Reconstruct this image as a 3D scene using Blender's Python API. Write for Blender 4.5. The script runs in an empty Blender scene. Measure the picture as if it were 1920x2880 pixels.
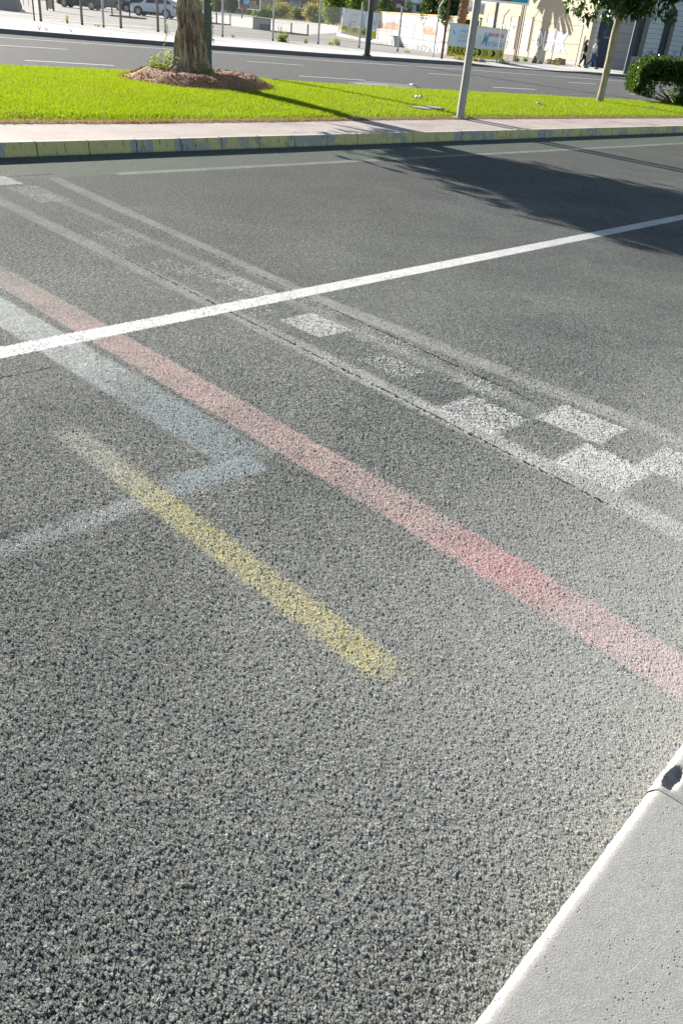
import bpy, bmesh, math, random
import numpy as np
from mathutils import Vector, Matrix, noise as mnoise

random.seed(7)
RNG = np.random.default_rng(7)
S = bpy.context.scene
COL = S.collection

# ------------------------------------------------------------------ camera
CAMH, FPX, PITCH, ROLL = 1.6, 2250.0, math.radians(31.572), math.atan(0.103)
cp, sp_, cr, sr = math.cos(PITCH), math.sin(PITCH), math.cos(ROLL), math.sin(ROLL)
Fv = Vector((0, cp, -sp_))
R0 = Vector((1, 0, 0)); U0 = Vector((0, sp_, cp))
Rv = R0 * cr + U0 * sr
Uv = U0 * cr - R0 * sr
cam = bpy.data.cameras.new('camera')
cam.sensor_fit = 'VERTICAL'; cam.sensor_height = 36.0; cam.lens = FPX / 2880 * 36.0
cam.clip_start = 0.05; cam.clip_end = 5000
camo = bpy.data.objects.new('camera', cam); COL.objects.link(camo)
M = Matrix((Rv, Uv, -Fv)).transposed().to_4x4(); M.translation = Vector((0, 0, CAMH))
camo.matrix_world = M
S.camera = camo

# ------------------------------------------------------------------ light
SUN_AZ = math.radians(133.5)      # from +X towards +Y
SUN_EL = math.radians(19.0)
sdir = Vector((math.cos(SUN_AZ) * math.cos(SUN_EL), math.sin(SUN_AZ) * math.cos(SUN_EL), math.sin(SUN_EL)))
w = bpy.data.worlds.new("World"); S.world = w; w.use_nodes = True
nt = w.node_tree
sky = nt.nodes.new('ShaderNodeTexSky'); sky.sky_type = 'NISHITA'; sky.sun_disc = False
sky.sun_elevation = SUN_EL; sky.sun_rotation = math.pi / 2 - SUN_AZ
sky.air_density = 1.0; sky.dust_density = 0.6; sky.ozone_density = 1.0
bg = nt.nodes.get('Background') or nt.nodes.new('ShaderNodeBackground')
bg.inputs['Strength'].default_value = 0.062
nt.links.new(sky.outputs[0], bg.inputs['Color'])
L = bpy.data.lights.new('sun', 'SUN'); L.energy = 5.0; L.angle = math.radians(0.4); L.color = (1.0, 0.95, 0.87)
Lo = bpy.data.objects.new('sun', L); COL.objects.link(Lo)
Lo.rotation_euler = sdir.to_track_quat('Z', 'Y').to_euler()
S.view_settings.view_transform = 'Standard'; S.view_settings.look = 'None'
S.view_settings.exposure = 1.52; S.view_settings.gamma = 1.0; S.view_settings.use_curve_mapping = False

# ------------------------------------------------------------------ layout helpers
def ray(x, y):
    return Fv * FPX + Rv * (x - 960) - Uv * (y - 1440)
def at(x, y, z=0.0):
    """where the line of sight through a pixel of the photograph meets height z"""
    d = ray(x, y); t = (z - CAMH) / d.z
    return Vector((d.x * t, d.y * t, z))
class Plane:
    """vertical wall plane through A with direction ang; local x along it, z up"""
    def __init__(s, A, ang):
        s.A = Vector((A[0], A[1], 0)); s.ang = ang
        s.d = Vector((math.cos(ang), math.sin(ang), 0)); s.n = Vector((-s.d.y, s.d.x, 0))
        s.z0 = A[2] if len(A) > 2 else 0
    def px(s, x, y):
        r = ray(x, y); o = Vector((0, 0, CAMH))
        t = (s.A - o).dot(s.n) / r.dot(s.n)
        p = o + r * t
        return ((p - s.A).dot(s.d), p.z - s.z0)
KA = math.radians(47.3)
ua = Vector((math.cos(KA), math.sin(KA), 0)); va = Vector((-math.sin(KA), math.cos(KA), 0))

# ------------------------------------------------------------------ mesh helpers
class MB:
    def __init__(s): s.v = []; s.f = []
    def add(s, vs, fs):
        o = len(s.v); s.v += [tuple(p) for p in vs]; s.f += [tuple(i + o for i in f) for f in fs]; return s
    def box(s, x0, x1, y0, y1, z0, z1, rot=0, org=(0, 0, 0)):
        vs = []
        for z in (z0, z1):
            for x, y in ((x0, y0), (x1, y0), (x1, y1), (x0, y1)):
                c, q = math.cos(rot), math.sin(rot)
                vs.append((org[0] + x * c - y * q, org[1] + x * q + y * c, org[2] + z))
        return s.add(vs, [(0, 3, 2, 1), (4, 5, 6, 7), (0, 1, 5, 4), (1, 2, 6, 5), (2, 3, 7, 6), (3, 0, 4, 7)])
    def beam(s, a, b, wx, wy=None, up=(0, 0, 1)):
        a = Vector(a); b = Vector(b); wy = wy or wx
        d = (b - a).normalized(); up = Vector(up)
        if abs(d.dot(up)) > .95: up = Vector((0, 1, 0))
        r = d.cross(up).normalized(); u = r.cross(d)
        vs = []
        for p in (a, b):
            for i, j in ((-1, -1), (1, -1), (1, 1), (-1, 1)):
                vs.append(p + r * (i * wx / 2) + u * (j * wy / 2))
        return s.add(vs, [(0, 3, 2, 1), (4, 5, 6, 7), (0, 1, 5, 4), (1, 2, 6, 5), (2, 3, 7, 6), (3, 0, 4, 7)])
    def tube(s, pts, rads, n=10, cap=True, jit=None):
        rings = []
        P = [Vector(p) for p in pts]
        prev = None
        for i, p in enumerate(P):
            d = (P[min(i + 1, len(P) - 1)] - P[max(i - 1, 0)]).normalized()
            if prev is None:
                up = Vector((0, 1, 0)) if abs(d.z) > .9 else Vector((0, 0, 1))
                r = d.cross(up).normalized()
            else:
                r = (prev - d * prev.dot(d)).normalized()
            prev = r; u = d.cross(r)
            rings.append([p + (r * math.cos(2 * math.pi * k / n) + u * math.sin(2 * math.pi * k / n)) * rads[i] * (jit(i, k) if jit else 1) for k in range(n)])
        vs = [q for rg in rings for q in rg]; fs = []
        for i in range(len(P) - 1):
            for k in range(n):
                a = i * n + k; b = i * n + (k + 1) % n
                fs.append((a, b, b + n, a + n))
        if cap:
            fs.append(tuple(range(n))[::-1]); fs.append(tuple(len(vs) - n + k for k in range(n)))
        return s.add(vs, fs)
    def poly(s, pts, thick=None, nrm=(0, 0, 1)):
        n = len(pts); P = [Vector(p) for p in pts]
        if not thick: return s.add(P, [tuple(range(n))])
        nv = Vector(nrm) * thick
        return s.add(P + [p - nv for p in P], [tuple(range(n)), tuple(range(2 * n - 1, n - 1, -1))] + [(i, n + i, n + (i + 1) % n, (i + 1) % n) for i in range(n)])
    def build(s, name, mat, parent=None, smooth=False, loc=None, rot=None):
        me = bpy.data.meshes.new(name); me.from_pydata(s.v, [], s.f); me.update()
        return mkobj(name, me, mat, parent, smooth, loc, rot)
def mkobj(name, me, mat, parent=None, smooth=False, loc=None, rot=None):
    if mat is not None:
        for m in (mat if isinstance(mat, (list, tuple)) else [mat]): me.materials.append(m)
    if smooth: me.polygons.foreach_set('use_smooth', [True] * len(me.polygons))
    o = bpy.data.objects.new(name, me); COL.objects.link(o)
    if parent: o.parent = parent
    if loc is not None: o.location = loc
    if rot is not None: o.rotation_euler = (0, 0, rot)
    return o
def npmesh(name, V, Fq, mat, parent=None, smooth=False, loc=None):
    """V (n,3); Fq (m,k) k=3 or 4"""
    me = bpy.data.meshes.new(name); k = Fq.shape[1]
    me.vertices.add(len(V)); me.vertices.foreach_set('co', np.asarray(V, np.float32).ravel())
    me.loops.add(Fq.size); me.loops.foreach_set('vertex_index', Fq.astype(np.int32).ravel())
    me.polygons.add(len(Fq)); me.polygons.foreach_set('loop_start', np.arange(0, Fq.size, k, dtype=np.int32))
    me.polygons.foreach_set('loop_total', np.full(len(Fq), k, np.int32))
    if smooth: me.polygons.foreach_set('use_smooth', np.ones(len(Fq), bool))
    me.update(calc_edges=True); me.validate()
    return mkobj(name, me, mat, parent, False, loc)
def tag(o, label=None, cat=None, group=None, kind=None):
    if label: o['label'] = label
    if cat: o['category'] = cat
    if group: o['group'] = group
    if kind: o['kind'] = kind
    return o
def root(name, loc, rz, label, cat, group=None):
    o = bpy.data.objects.new(name, None); COL.objects.link(o); o.location = loc; o.rotation_euler = (0, 0, rz)
    o.empty_display_size = .2
    return tag(o, label, cat, group)
def copy_tree(o, parent=None):
    c = o.copy(); COL.objects.link(c)
    if parent: c.parent = parent
    for ch in [x for x in COL.objects if x.parent == o]: copy_tree(ch, c)
    return c
def struct(o): o['kind'] = 'structure'; return o

# ------------------------------------------------------------------ materials
class NT:
    def __init__(s, name):
        s.m = bpy.data.materials.new(name); s.m.use_nodes = True; s.t = s.m.node_tree; s.t.nodes.clear()
        s.out = s.n('ShaderNodeOutputMaterial'); s._pos = None
    def n(s, typ, **kw):
        x = s.t.nodes.new(typ)
        for k, v in kw.items(): setattr(x, k, v)
        return x
    def L(s, a, b): s.t.links.new(a, b)
    def setin(s, sock, v):
        if v is None: return
        if hasattr(v, 'links') or isinstance(v, bpy.types.NodeSocket): s.L(v, sock)
        else: sock.default_value = v
    def math(s, op, a, b=None, c=None, clamp=False):
        x = s.n('ShaderNodeMath', operation=op); x.use_clamp = clamp
        s.setin(x.inputs[0], a); s.setin(x.inputs[1], b); s.setin(x.inputs[2], c); return x.outputs[0]
    def vmath(s, op, a, b=None):
        x = s.n('ShaderNodeVectorMath', operation=op); s.setin(x.inputs[0], a); s.setin(x.inputs[1], b)
        return x.outputs['Value'] if op in ('DOT_PRODUCT', 'LENGTH') else x.outputs[0]
    def scale(s, a, f):
        x = s.n('ShaderNodeVectorMath', operation='SCALE'); s.setin(x.inputs[0], a); s.setin(x.inputs[3], f); return x.outputs[0]
    def mix(s, f, a, b, mode='MIX'):
        x = s.n('ShaderNodeMix', data_type='RGBA', blend_type=mode)
        s.setin(x.inputs[0], f)
        s.setin(x.inputs[6], (*a, 1) if isinstance(a, tuple) and len(a) == 3 else a)
        s.setin(x.inputs[7], (*b, 1) if isinstance(b, tuple) and len(b) == 3 else b); return x.outputs[2]
    def mixf(s, f, a, b):
        x = s.n('ShaderNodeMix', data_type='FLOAT'); s.setin(x.inputs[0], f); s.setin(x.inputs[2], a); s.setin(x.inputs[3], b); return x.outputs[0]
    def ss(s, v, lo, hi):          # smoothstep
        x = s.n('ShaderNodeMapRange', interpolation_type='SMOOTHSTEP'); s.setin(x.inputs[0], v)
        s.setin(x.inputs[1], lo); s.setin(x.inputs[2], hi); return x.outputs[0]
    def pos(s, obj=False):
        if obj: return s.n('ShaderNodeTexCoord').outputs['Object']
        if s._pos is None: s._pos = s.n('ShaderNodeNewGeometry').outputs['Position']
        return s._pos
    def noise(s, vec, scale, detail=2, rough=.5, dim='3D', out='Fac'):
        x = s.n('ShaderNodeTexNoise', noise_dimensions=dim); s.setin(x.inputs['Vector'], vec)
        x.inputs['Scale'].default_value = scale; x.inputs['Detail'].default_value = detail; x.inputs['Roughness'].default_value = rough
        return x.outputs[out]
    def vor(s, vec, scale, dim='2D', feature='F1'):
        x = s.n('ShaderNodeTexVoronoi', voronoi_dimensions=dim, feature=feature); s.setin(x.inputs['Vector'], vec)
        s.setin(x.inputs['Scale'], scale); return x
    def ramp(s, f, stops):
        x = s.n('ShaderNodeValToRGB'); r = x.color_ramp
        while len(r.elements) < len(stops): r.elements.new(.5)
        for e, (p, c) in zip(r.elements, stops): e.position = p; e.color = (*c, 1)
        s.setin(x.inputs[0], f); return x.outputs[0]
    def bump(s, h, strength=.5, dist=.01, normal=None):
        x = s.n('ShaderNodeBump'); s.setin(x.inputs['Height'], h); s.setin(x.inputs['Strength'], strength); x.inputs['Distance'].default_value = dist
        if normal: s.L(normal, x.inputs['Normal'])
        return x.outputs[0]
    def bsdf(s, col, rough=.7, spec=.5, normal=None, metal=0, trans=None, connect=True):
        x = s.n('ShaderNodeBsdfPrincipled')
        s.setin(x.inputs['Base Color'], (*col, 1) if isinstance(col, tuple) and len(col) == 3 else col)
        s.setin(x.inputs['Roughness'], rough); s.setin(x.inputs['Specular IOR Level'], spec); s.setin(x.inputs['Metallic'], metal)
        if normal: s.L(normal, x.inputs['Normal'])
        if connect: s.L(x.outputs[0], s.out.inputs[0])
        return x
def simple(name, col, rough=.6, spec=.4, metal=0, var=.15, nscale=8, bump=.0, bscale=60):
    t = NT(name); p = t.pos()
    n = t.noise(p, nscale, 4, .6)
    f = t.math('MULTIPLY_ADD', n, 2 * var, 1 - var)
    c = t.mix(1.0, tuple(col), t.n('ShaderNodeCombineColor').outputs[0], 'MULTIPLY')
    cc = t.t.nodes[-1]
    cn = [x for x in t.t.nodes if x.bl_idname == 'ShaderNodeCombineColor'][-1]
    for i in range(3): t.L(f, cn.inputs[i])
    nm = t.bump(t.noise(p, bscale, 3), bump, .01) if bump else None
    t.bsdf(c, rough, spec, nm, metal)
    return t.m
def leafmat(name, c1, c2, trans=.45, nscale=3, rough=.45, spec=.5):
    """thin foliage: diffuse + transmitted light, with light and dark leaves"""
    t = NT(name)
    g = t.n('ShaderNodeNewGeometry')
    rnd = g.outputs['Random Per Island']
    n = t.noise(t.pos(), nscale, 2)
    f = t.math('ADD', t.math('MULTIPLY', rnd, .7), t.math('MULTIPLY_ADD', n, .9, -.3), clamp=True)
    col = t.mix(f, c1, c2)
    b = t.bsdf(col, rough, spec, connect=False)
    tr = t.n('ShaderNodeBsdfTranslucent')
    t.L(t.mix(.5, col, tuple(min(1, x * y) for x, y in zip(c2, (1.9, 1.7, .6)))), tr.inputs[0])
    mx = t.n('ShaderNodeMixShader'); mx.inputs[0].default_value = trans
    t.L(b.outputs[0], mx.inputs[1]); t.L(tr.outputs[0], mx.inputs[2]); t.L(mx.outputs[0], t.out.inputs[0])
    return t.m

# ---- asphalt of the near road, with its worn painted markings
def asphalt():
    t = NT('asphalt_road'); p = t.pos()
    warp = t.noise(p, 85, 3, .6, dim='2D', out='Color')
    pw = t.vmath('ADD', p, t.scale(t.vmath('SUBTRACT', warp, (.5, .5, .5)), .011))
    def stones(sc, seed):
        vec = t.vmath('ADD', pw, (seed, seed * .7, 0))
        v = t.vor(vec, sc); ed = t.vor(vec, sc, feature='DISTANCE_TO_EDGE')
        loc = t.scale(t.vmath('SUBTRACT', vec, v.outputs['Position']), sc)
        tilt = t.vmath('DOT_PRODUCT', loc, t.vmath('SUBTRACT', v.outputs['Color'], (.5, .5, .5)))
        top = t.ss(ed.outputs['Distance'], .0, .17)
        sep = t.n('ShaderNodeSeparateColor'); t.L(v.outputs['Color'], sep.inputs[0])
        return t.math('MULTIPLY', top, t.math('MULTIPLY_ADD', tilt, 1.0, 1.0)), sep.outputs[0], sep.outputs[1], sep.outputs[2]
    d1, r1, g1, b1 = stones(122.0, 3.1)
    d2, r2, g2, b2 = stones(215.0, 7.7)
    fine = t.noise(p, 620, 2, .6, dim='2D'); rag = t.noise(p, 170, 4, .62, dim='2D')
    h1 = t.math('MULTIPLY', d1, t.math('MULTIPLY_ADD', t.math('FRACT', t.math('MULTIPLY', r1, 7.3)), .85, .12))
    h2 = t.math('MULTIPLY', d2, t.math('MULTIPLY_ADD', t.math('FRACT', t.math('MULTIPLY', r2, 7.3)), .5, .1))
    H = t.math('ADD', t.math('MAXIMUM', h1, h2), t.math('ADD', t.math('MULTIPLY_ADD', fine, .20, -.10), t.math('MULTIPLY_ADD', rag, .42, -.21)))
    # coordinates along / across the kerb
    ucoord = t.vmath('DOT_PRODUCT', p, tuple(ua)); vcoord = t.vmath('DOT_PRODUCT', p, tuple(va))
    big = t.noise(p, 1.3, 4, .6, dim='2D'); big2 = t.noise(p, 7.0, 4, .65, dim='2D')
    # base stones colour
    tone = t.math('ADD', t.math('MULTIPLY', b1, .5), t.math('MULTIPLY_ADD', big, .5, .0), clamp=True)
    col = t.ramp(tone, [(0, (.060, .067, .070)), (.35, (.140, .149, .146)), (.7, (.225, .234, .218)), (1, (.40, .40, .37))])
    tint = t.mix(g1, (.97, 1.01, 1.02), (1.05, 1.0, .92))
    col = t.mix(1.0, col, tint, 'MULTIPLY')
    pit = t.ss(H, .0, .42)
    col = t.mix(pit, (.012, .014, .018), col)
    # lighter grey towards the near kerb, with shallower stone relief
    edgen = t.math('MULTIPLY_ADD', big2, .5, -.25)
    dust = t.math('SUBTRACT', 1.0, t.ss(t.math('ADD', vcoord, edgen), .2, 2.3))
    dust = t.math('MULTIPLY', dust, t.ss(t.math('ADD', ucoord, t.math('MULTIPLY', edgen, 1.0)), .0, 2.0))
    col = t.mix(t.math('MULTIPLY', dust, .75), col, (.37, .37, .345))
    # far third of the carriageway is a finer, greener seal
    far = t.ss(vcoord, 4.5, 7.5)
    col = t.mix(t.math('MULTIPLY', far, .55), col, (.105, .108, .100))
    gsp = t.math('MULTIPLY_ADD', t.ss(t.noise(p, 48, 3, .8, dim='2D'), .36, .64), 1.0, .5)
    gc = t.n('ShaderNodeCombineColor'); [t.L(gsp, gc.inputs[i]) for i in range(3)]
    col = t.mix(t.ss(vcoord, 3.0, 6.0), col, t.mix(1.0, col, gc.outputs[0], 'MULTIPLY'))
    across = vcoord
    lane = t.math('MULTIPLY', t.math('MULTIPLY', t.ss(t.math('ADD', across, t.math('MULTIPLY', edgen, .15)), 8.02, 8.06), t.math('SUBTRACT', 1.0, t.ss(across, 9.6, 9.7))), t.math('MULTIPLY_ADD', t.ss(big2, .3, .7), .25, .7))
    col = t.mix(lane, col, t.mix(H, (.075, .09, .075), (.235, .275, .215)))
    # beyond the median: bluish grey sheet
    med = t.ss(vcoord, 12.0, 12.2)
    col = t.mix(t.math('MULTIPLY', med, .8), col, t.mix(big2, (.125, .125, .125), (.17, .17, .168)))
    # wet-dark oil tone variation
    wob = t.noise(p, 22, 3, .6, dim='2D')
    def frame(A, B):
        A = Vector((A[0], A[1], 0)); B = Vector((B[0], B[1], 0)); d = (B - A).normalized(); n = Vector((-d.y, d.x, 0)); return A, d, n, (B - A).length
    def stripe(A, B, wd, soft=.012, wobble=.02, endsoft=.03, edge=None):
        A, d, n, Ln = frame(A, B)
        q = t.vmath('SUBTRACT', p, tuple(A))
        s_ = t.vmath('DOT_PRODUCT', q, tuple(d)); c_ = t.vmath('DOT_PRODUCT', q, tuple(n))
        c_ = t.math('ABSOLUTE', t.math('ADD', c_, t.math('MULTIPLY_ADD', wob, wobble, -wobble / 2)))
        a = t.math('SUBTRACT', 1.0, t.ss(c_, wd / 2 - soft, wd / 2 + soft))
        e0 = t.ss(s_, -endsoft, endsoft); e1 = t.math('SUBTRACT', 1.0, t.ss(s_, Ln - endsoft, Ln + endsoft))
        return t.math('MULTIPLY', a, t.math('MULTIPLY', e0, e1)), s_, c_
    def paint(col, mask, c, cover, hi=.55, speck=0.0):
        """flaked paint; cover 0..1: how much of the stone tops keep it"""
        thr = t.math('SUBTRACT', .88, cover)
        keep = t.ss(t.math('ADD', H, t.math('MULTIPLY_ADD', big2, .5, -.25)), thr, t.math('ADD', thr, hi))
        return t.mix(t.math('MULTIPLY', mask, keep), col, c)
    wn = t.noise(p, 3.2, 4, .65, dim='2D')
    def wash(col, mask, c, strength):
        """thin worn paint rubbed into the stones; pits stay darker"""
        k = t.math('MULTIPLY', t.mixf(pit, .35, 1.0), t.math('MULTIPLY_ADD', t.ss(wn, .3, .7), .45, .72))
        k = t.math('MULTIPLY', k, t.math('MULTIPLY_ADD', t.ss(rag, .35, .65), .4, .75))
        return t.mix(t.math('MULTIPLY', t.math('MULTIPLY', mask, k), strength, clamp=True), col, c)
    cw = t.vmath('ADD', p, t.scale(t.vmath('SUBTRACT', t.noise(p, 30, 3, .6, dim='2D', out='Color'), (.5, .5, .5)), .05))
    ce = t.vor(cw, 24.0, feature='DISTANCE_TO_EDGE').outputs['Distance']
    crk = t.math('MULTIPLY', t.math('SUBTRACT', 1.0, t.ss(ce, .02, .07)), t.ss(big2, .35, .55))
    # faint lane edge line of the green strip
    A = at(330, 489); B = at(1920, 403)
    m, s_, c_ = stripe(A, B + (B - A) * .6, .13, .02, .03); col = wash(col, m, (.40, .40, .38), .62)
    # seams and faded pair of guide lines of the crossing
    e = Vector((math.cos(math.radians(-44.6)), math.sin(math.radians(-44.6)), 0))
    lowA, lowB = at(-60, 535), at(1990, 1535)
    upA, upB, upC = at(150, 500), at(857, 827), at(1990, 1272)
    m, s_, c_ = stripe(lowA, lowB, .13, .025, .03); fade = t.math('MULTIPLY_ADD', t.ss(s_, 3.5, 6.0), .42, .36); col = wash(col, m, (.44, .44, .42), fade)
    m, s_, c_ = stripe(upA, upB, .13, .025, .03); col = wash(col, m, (.40, .40, .375), .50)
    m, s_, c_ = stripe(upB, upC, .14, .025, .03); col = wash(col, m, (.42, .42, .40), .48)
    midA, midB = at(130, 545), at(1600, 1200)
    m, s_, c_ = stripe(midA, midB, .09, .03, .06); col = wash(col, m, (.42, .42, .40), .30)
    ln, s_, c_ = stripe(at(300, 700), at(1700, 1415), .014, .004, .05); col = t.mix(t.math('MULTIPLY', ln, t.ss(wob, .38, .5)), col, (.02, .022, .026))
    ln, s_, c_ = stripe(at(380, 615), at(1500, 1130), .014, .004, .05); col = t.mix(t.math('MULTIPLY', ln, t.ss(wob, .4, .5)), col, (.02, .022, .026))
    ln, s_, c_ = stripe(at(-30, 1072), at(150, 1035), .012, .003, .04); col = t.mix(ln, col, (.02, .022, .026))
    ln, s_, c_ = stripe(at(-30, 500), at(150, 490), .04, .01, .06); col = t.mix(ln, col, (.05, .05, .05))
    # squares of the crossing: centre pixel, size along crossing, size along kerb, cover
    ka = Vector((math.cos(math.radians(48)), math.sin(math.radians(48)), 0)); ea = Vector((ka.y, -ka.x, 0))
    for cx, cy, la, lk, cov in ((886, 915, .36, .27, .80), (1100, 1030, .34, .20, .52), (1355, 1168, .36, .30, .74), (1632, 1192, .36, .28, .86), (1690, 1315, .34, .31, .90), (1930, 1325, .36, .30, .80),
                               (350, 668, .5, .30, .40), (490, 752, .4, .22, .34), (582, 768, .4, .22, .38), (705, 812, .5, .20, .55), (1060, 955, .5, .22, .36), (1350, 1088, .3, .16, .45), (890, 862, .4, .16, .36), (-5, 508, .40, .32, .90), (110, 545, .7, .3, .50), (700, 860, .4, .2, .35)):
        c = at(cx, cy); m, s_, c_ = stripe(c - ea * la / 2, c + ea * la / 2, lk, .012, .05, .015)
        mk = t.math('MULTIPLY', t.math('MULTIPLY', m, t.math('SUBTRACT', 1.0, crk)), t.math('MULTIPLY_ADD', wn, .5, .62), clamp=True); col = paint(col, mk, (.56, .56, .54), t.math('SUBTRACT', cov, t.math('MULTIPLY', t.ss(wob, .32, .68), .22)), .2)
    # red line
    redc = t.mix(t.ss(big2, .45, .62), (.44, .34, .32), (.45, .315, .305))
    A = at(-60, 740); B = at(1120, 1425); C2 = at(2050, 1985)
    m, s_, c_ = stripe(A, B, .20, .012, .02, .01); fade = t.math('MULTIPLY_ADD', t.ss(s_, .2, 1.6), .30, .42)
    colr = t.mix(t.ss(s_, .3, 1.3), (.46, .38, .35), redc); col = wash(col, m, colr, fade)
    m, s_, c_ = stripe(B, C2, .20, .012, .02, .01)
    hot = t.math('MULTIPLY', t.math('MULTIPLY', t.ss(s_, .15, .38), t.math('SUBTRACT', 1.0, t.ss(s_, .55, .85))), t.ss(t.noise(p, 45, 3, .6, dim='2D'), .38, .6))
    cc = t.mix(t.math('MULTIPLY', hot, .38), redc, (.56, .13, .17)); cc = t.mix(t.ss(s_, .7, 1.25), cc, (.50, .40, .39))
    col = wash(col, m, cc, .80)
    # white-blue parking corner
    A, B = at(-60, 838), at(690, 1290)
    m, s_, c_ = stripe(A, B, .235, .015, .02, .01)
    cB = t.mix(t.ss(s_, 1.1, 1.9), (.38, .395, .385), (.24, .27, .275)); m = t.math('MULTIPLY', m, t.math('SUBTRACT', 1.0, t.math('MULTIPLY', crk, .7))); col = wash(col, m, cB, .95)
    A, B = at(725, 1300), at(468, 1375)
    m, s_, c_ = stripe(A, B, .15, .015, .02, .02); col = wash(col, m, (.26, .29, .30), .95)
    A, B = at(468, 1388), at(-80, 1580)
    m, s_, c_ = stripe(A, B, .10, .03, .05, .03); col = wash(col, m, (.38, .39, .395), .45)
    # yellow line
    A, B = at(190, 1215), at(1085, 1890)
    m, s_, c_ = stripe(A, B, .122, .022, .03, .10)
    yh = t.math('MULTIPLY', t.ss(s_, .45, .8), t.ss(t.noise(p, 38, 3, .65, dim='2D'), .42, .66))
    yc = t.mix(t.ss(s_, .2, .7), (.40, .39, .34), (.38, .365, .24)); yc = t.mix(t.math('MULTIPLY', yh, .6), yc, (.54, .46, .14))
    col = wash(col, m, yc, t.math('MULTIPLY_ADD', t.ss(s_, .1, .7), .25, .55))
    # long white edge line
    A = at(-40, 1002); B = at(1960, 602)
    m, s_, c_ = stripe(A - (B - A).normalized() * 3, B + (B - A).normalized() * 14, .145, .008, .012)
    wl = t.math('MULTIPLY', m, t.math('SUBTRACT', 1.0, t.math('MULTIPLY', t.math('MULTIPLY', crk, .6), t.ss(wn, .45, .6)))); col = paint(col, wl, t.mix(t.ss(wn, .35, .7), (.66, .66, .65), (.80, .80, .78)), t.math('MULTIPLY_ADD', t.math('SUBTRACT', 1.0, t.ss(s_, 4.5, 7.5)), -.12, .92), .18)
    # chewing gum and oil specks
    sp = t.vor(p, 6.0); spm = t.math('SUBTRACT', 1.0, t.ss(sp.outputs['Distance'], .03, .06))
    col = t.mix(t.math('MULTIPLY', spm, .4), col, (.07, .075, .08))
    rough = t.mixf(dust, .9, .9)
    # bump in the far part, true displacement near the camera
    amp = t.mixf(dust, 1.0, .42)
    dist = t.vmath('LENGTH', p)
    nearm = t.math('SUBTRACT', 1.0, t.ss(dist, 3.6, 8.0))
    farbump = t.math('ADD', t.math('MULTIPLY', t.noise(p, 60, 3, .7, dim='2D'), .6), t.math('MULTIPLY', H, .6))
    fb = t.bump(farbump, t.mixf(nearm, 1.0, .0), .022)
    t.bsdf(col, rough, .10, fb)
    ds = t.n('ShaderNodeDisplacement'); ds.inputs['Midlevel'].default_value = .55; 
    t.L(t.math('MULTIPLY', H, t.math('MULTIPLY', amp, nearm)), ds.inputs['Height']); ds.inputs['Scale'].default_value = .0092
    ds.inputs['Midlevel'].default_value = 0.0
    t.L(ds.outputs[0], t.out.inputs['Displacement'])
    t.m.displacement_method = 'BOTH'
    return t.m
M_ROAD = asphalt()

def concrete(name, c1, c2, pits=.0, bump=.25, bscale=90, big=2.0, joints=None, blot=None):
    t = NT(name); p = t.pos()
    n = t.noise(p, big, 5, .65); n2 = t.noise(p, bscale, 3, .7); n3 = t.noise(p, big * 9, 4, .7)
    f = t.math('ADD', t.math('MULTIPLY', n, .5), t.math('ADD', t.math('MULTIPLY', n2, .25), t.math('MULTIPLY', n3, .3)), clamp=True)
    col = t.mix(t.ss(f, .3, .75), c1, c2)
    h = n2
    if pits:
        v = t.vor(p, 75, '3D'); pm = t.math('MULTIPLY', t.math('SUBTRACT', 1.0, t.ss(v.outputs['Distance'], .06, .22)), t.ss(t.noise(p, 9, 2), .45, .65))
        col = t.mix(t.math('MULTIPLY', pm, .75), col, (.07, .075, .10)); h = t.math('SUBTRACT', n2, t.math('MULTIPLY', pm, pits))
    if blot:
        col = t.mix(t.math('MULTIPLY', t.ss(t.noise(p, .9, 4, .7), .52, .66), .6), col, blot)
    t.bsdf(col, .85, .3, t.bump(h, bump, .006)); return t.m
def kerbtop():
    t = NT('kerb_concrete'); p = t.pos()
    g1 = t.noise(p, 330, 4, .75); g2 = t.noise(p, 900, 2, .6); b1 = t.noise(p, 3.5, 5, .65); b2 = t.noise(p, 14, 4, .7)
    gr = t.math('ADD', t.math('MULTIPLY', t.ss(g1, .32, .68), .65), t.math('MULTIPLY', g2, .35))
    col = t.mix(gr, (.19, .187, .18), (.46, .45, .43)); col = t.mix(t.math('MULTIPLY', t.ss(b1, .4, .7), .3), col, (.27, .265, .25))
    v = t.vor(p, 95, '3D'); pm = t.math('MULTIPLY', t.math('SUBTRACT', 1.0, t.ss(v.outputs['Distance'], .12, .26)), t.ss(b2, .50, .62))
    col = t.mix(t.math('MULTIPLY', pm, .6), col, (.09, .09, .10))
    h = t.math('SUBTRACT', t.math('ADD', g1, t.math('MULTIPLY', g2, .4)), pm)
    t.bsdf(col, .9, .2, t.bump(h, .8, .0035)); return t.m
M_KERBTOP = kerbtop()
M_STRIP = concrete('median_concrete', (.28, .23, .205), (.44, .375, .335), bump=.9, bscale=70, big=1.5, blot=(.20, .17, .155))
M_PAVE = concrete('pavement_concrete', (.42, .40, .37), (.56, .54, .50), bump=.2, bscale=20, big=.7)
M_LOT = concrete('lot_asphalt', (.20, .185, .17), (.30, .28, .255), bump=.2, bscale=9, big=.12)
M_PAD = concrete('lot_concrete', (.55, .52, .46), (.68, .65, .58), bump=.1, bscale=5, big=.1)
M_FARKERB = concrete('far_kerb_stone', (.15, .145, .14), (.21, .205, .20), bump=.2, bscale=20, big=1)

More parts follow.
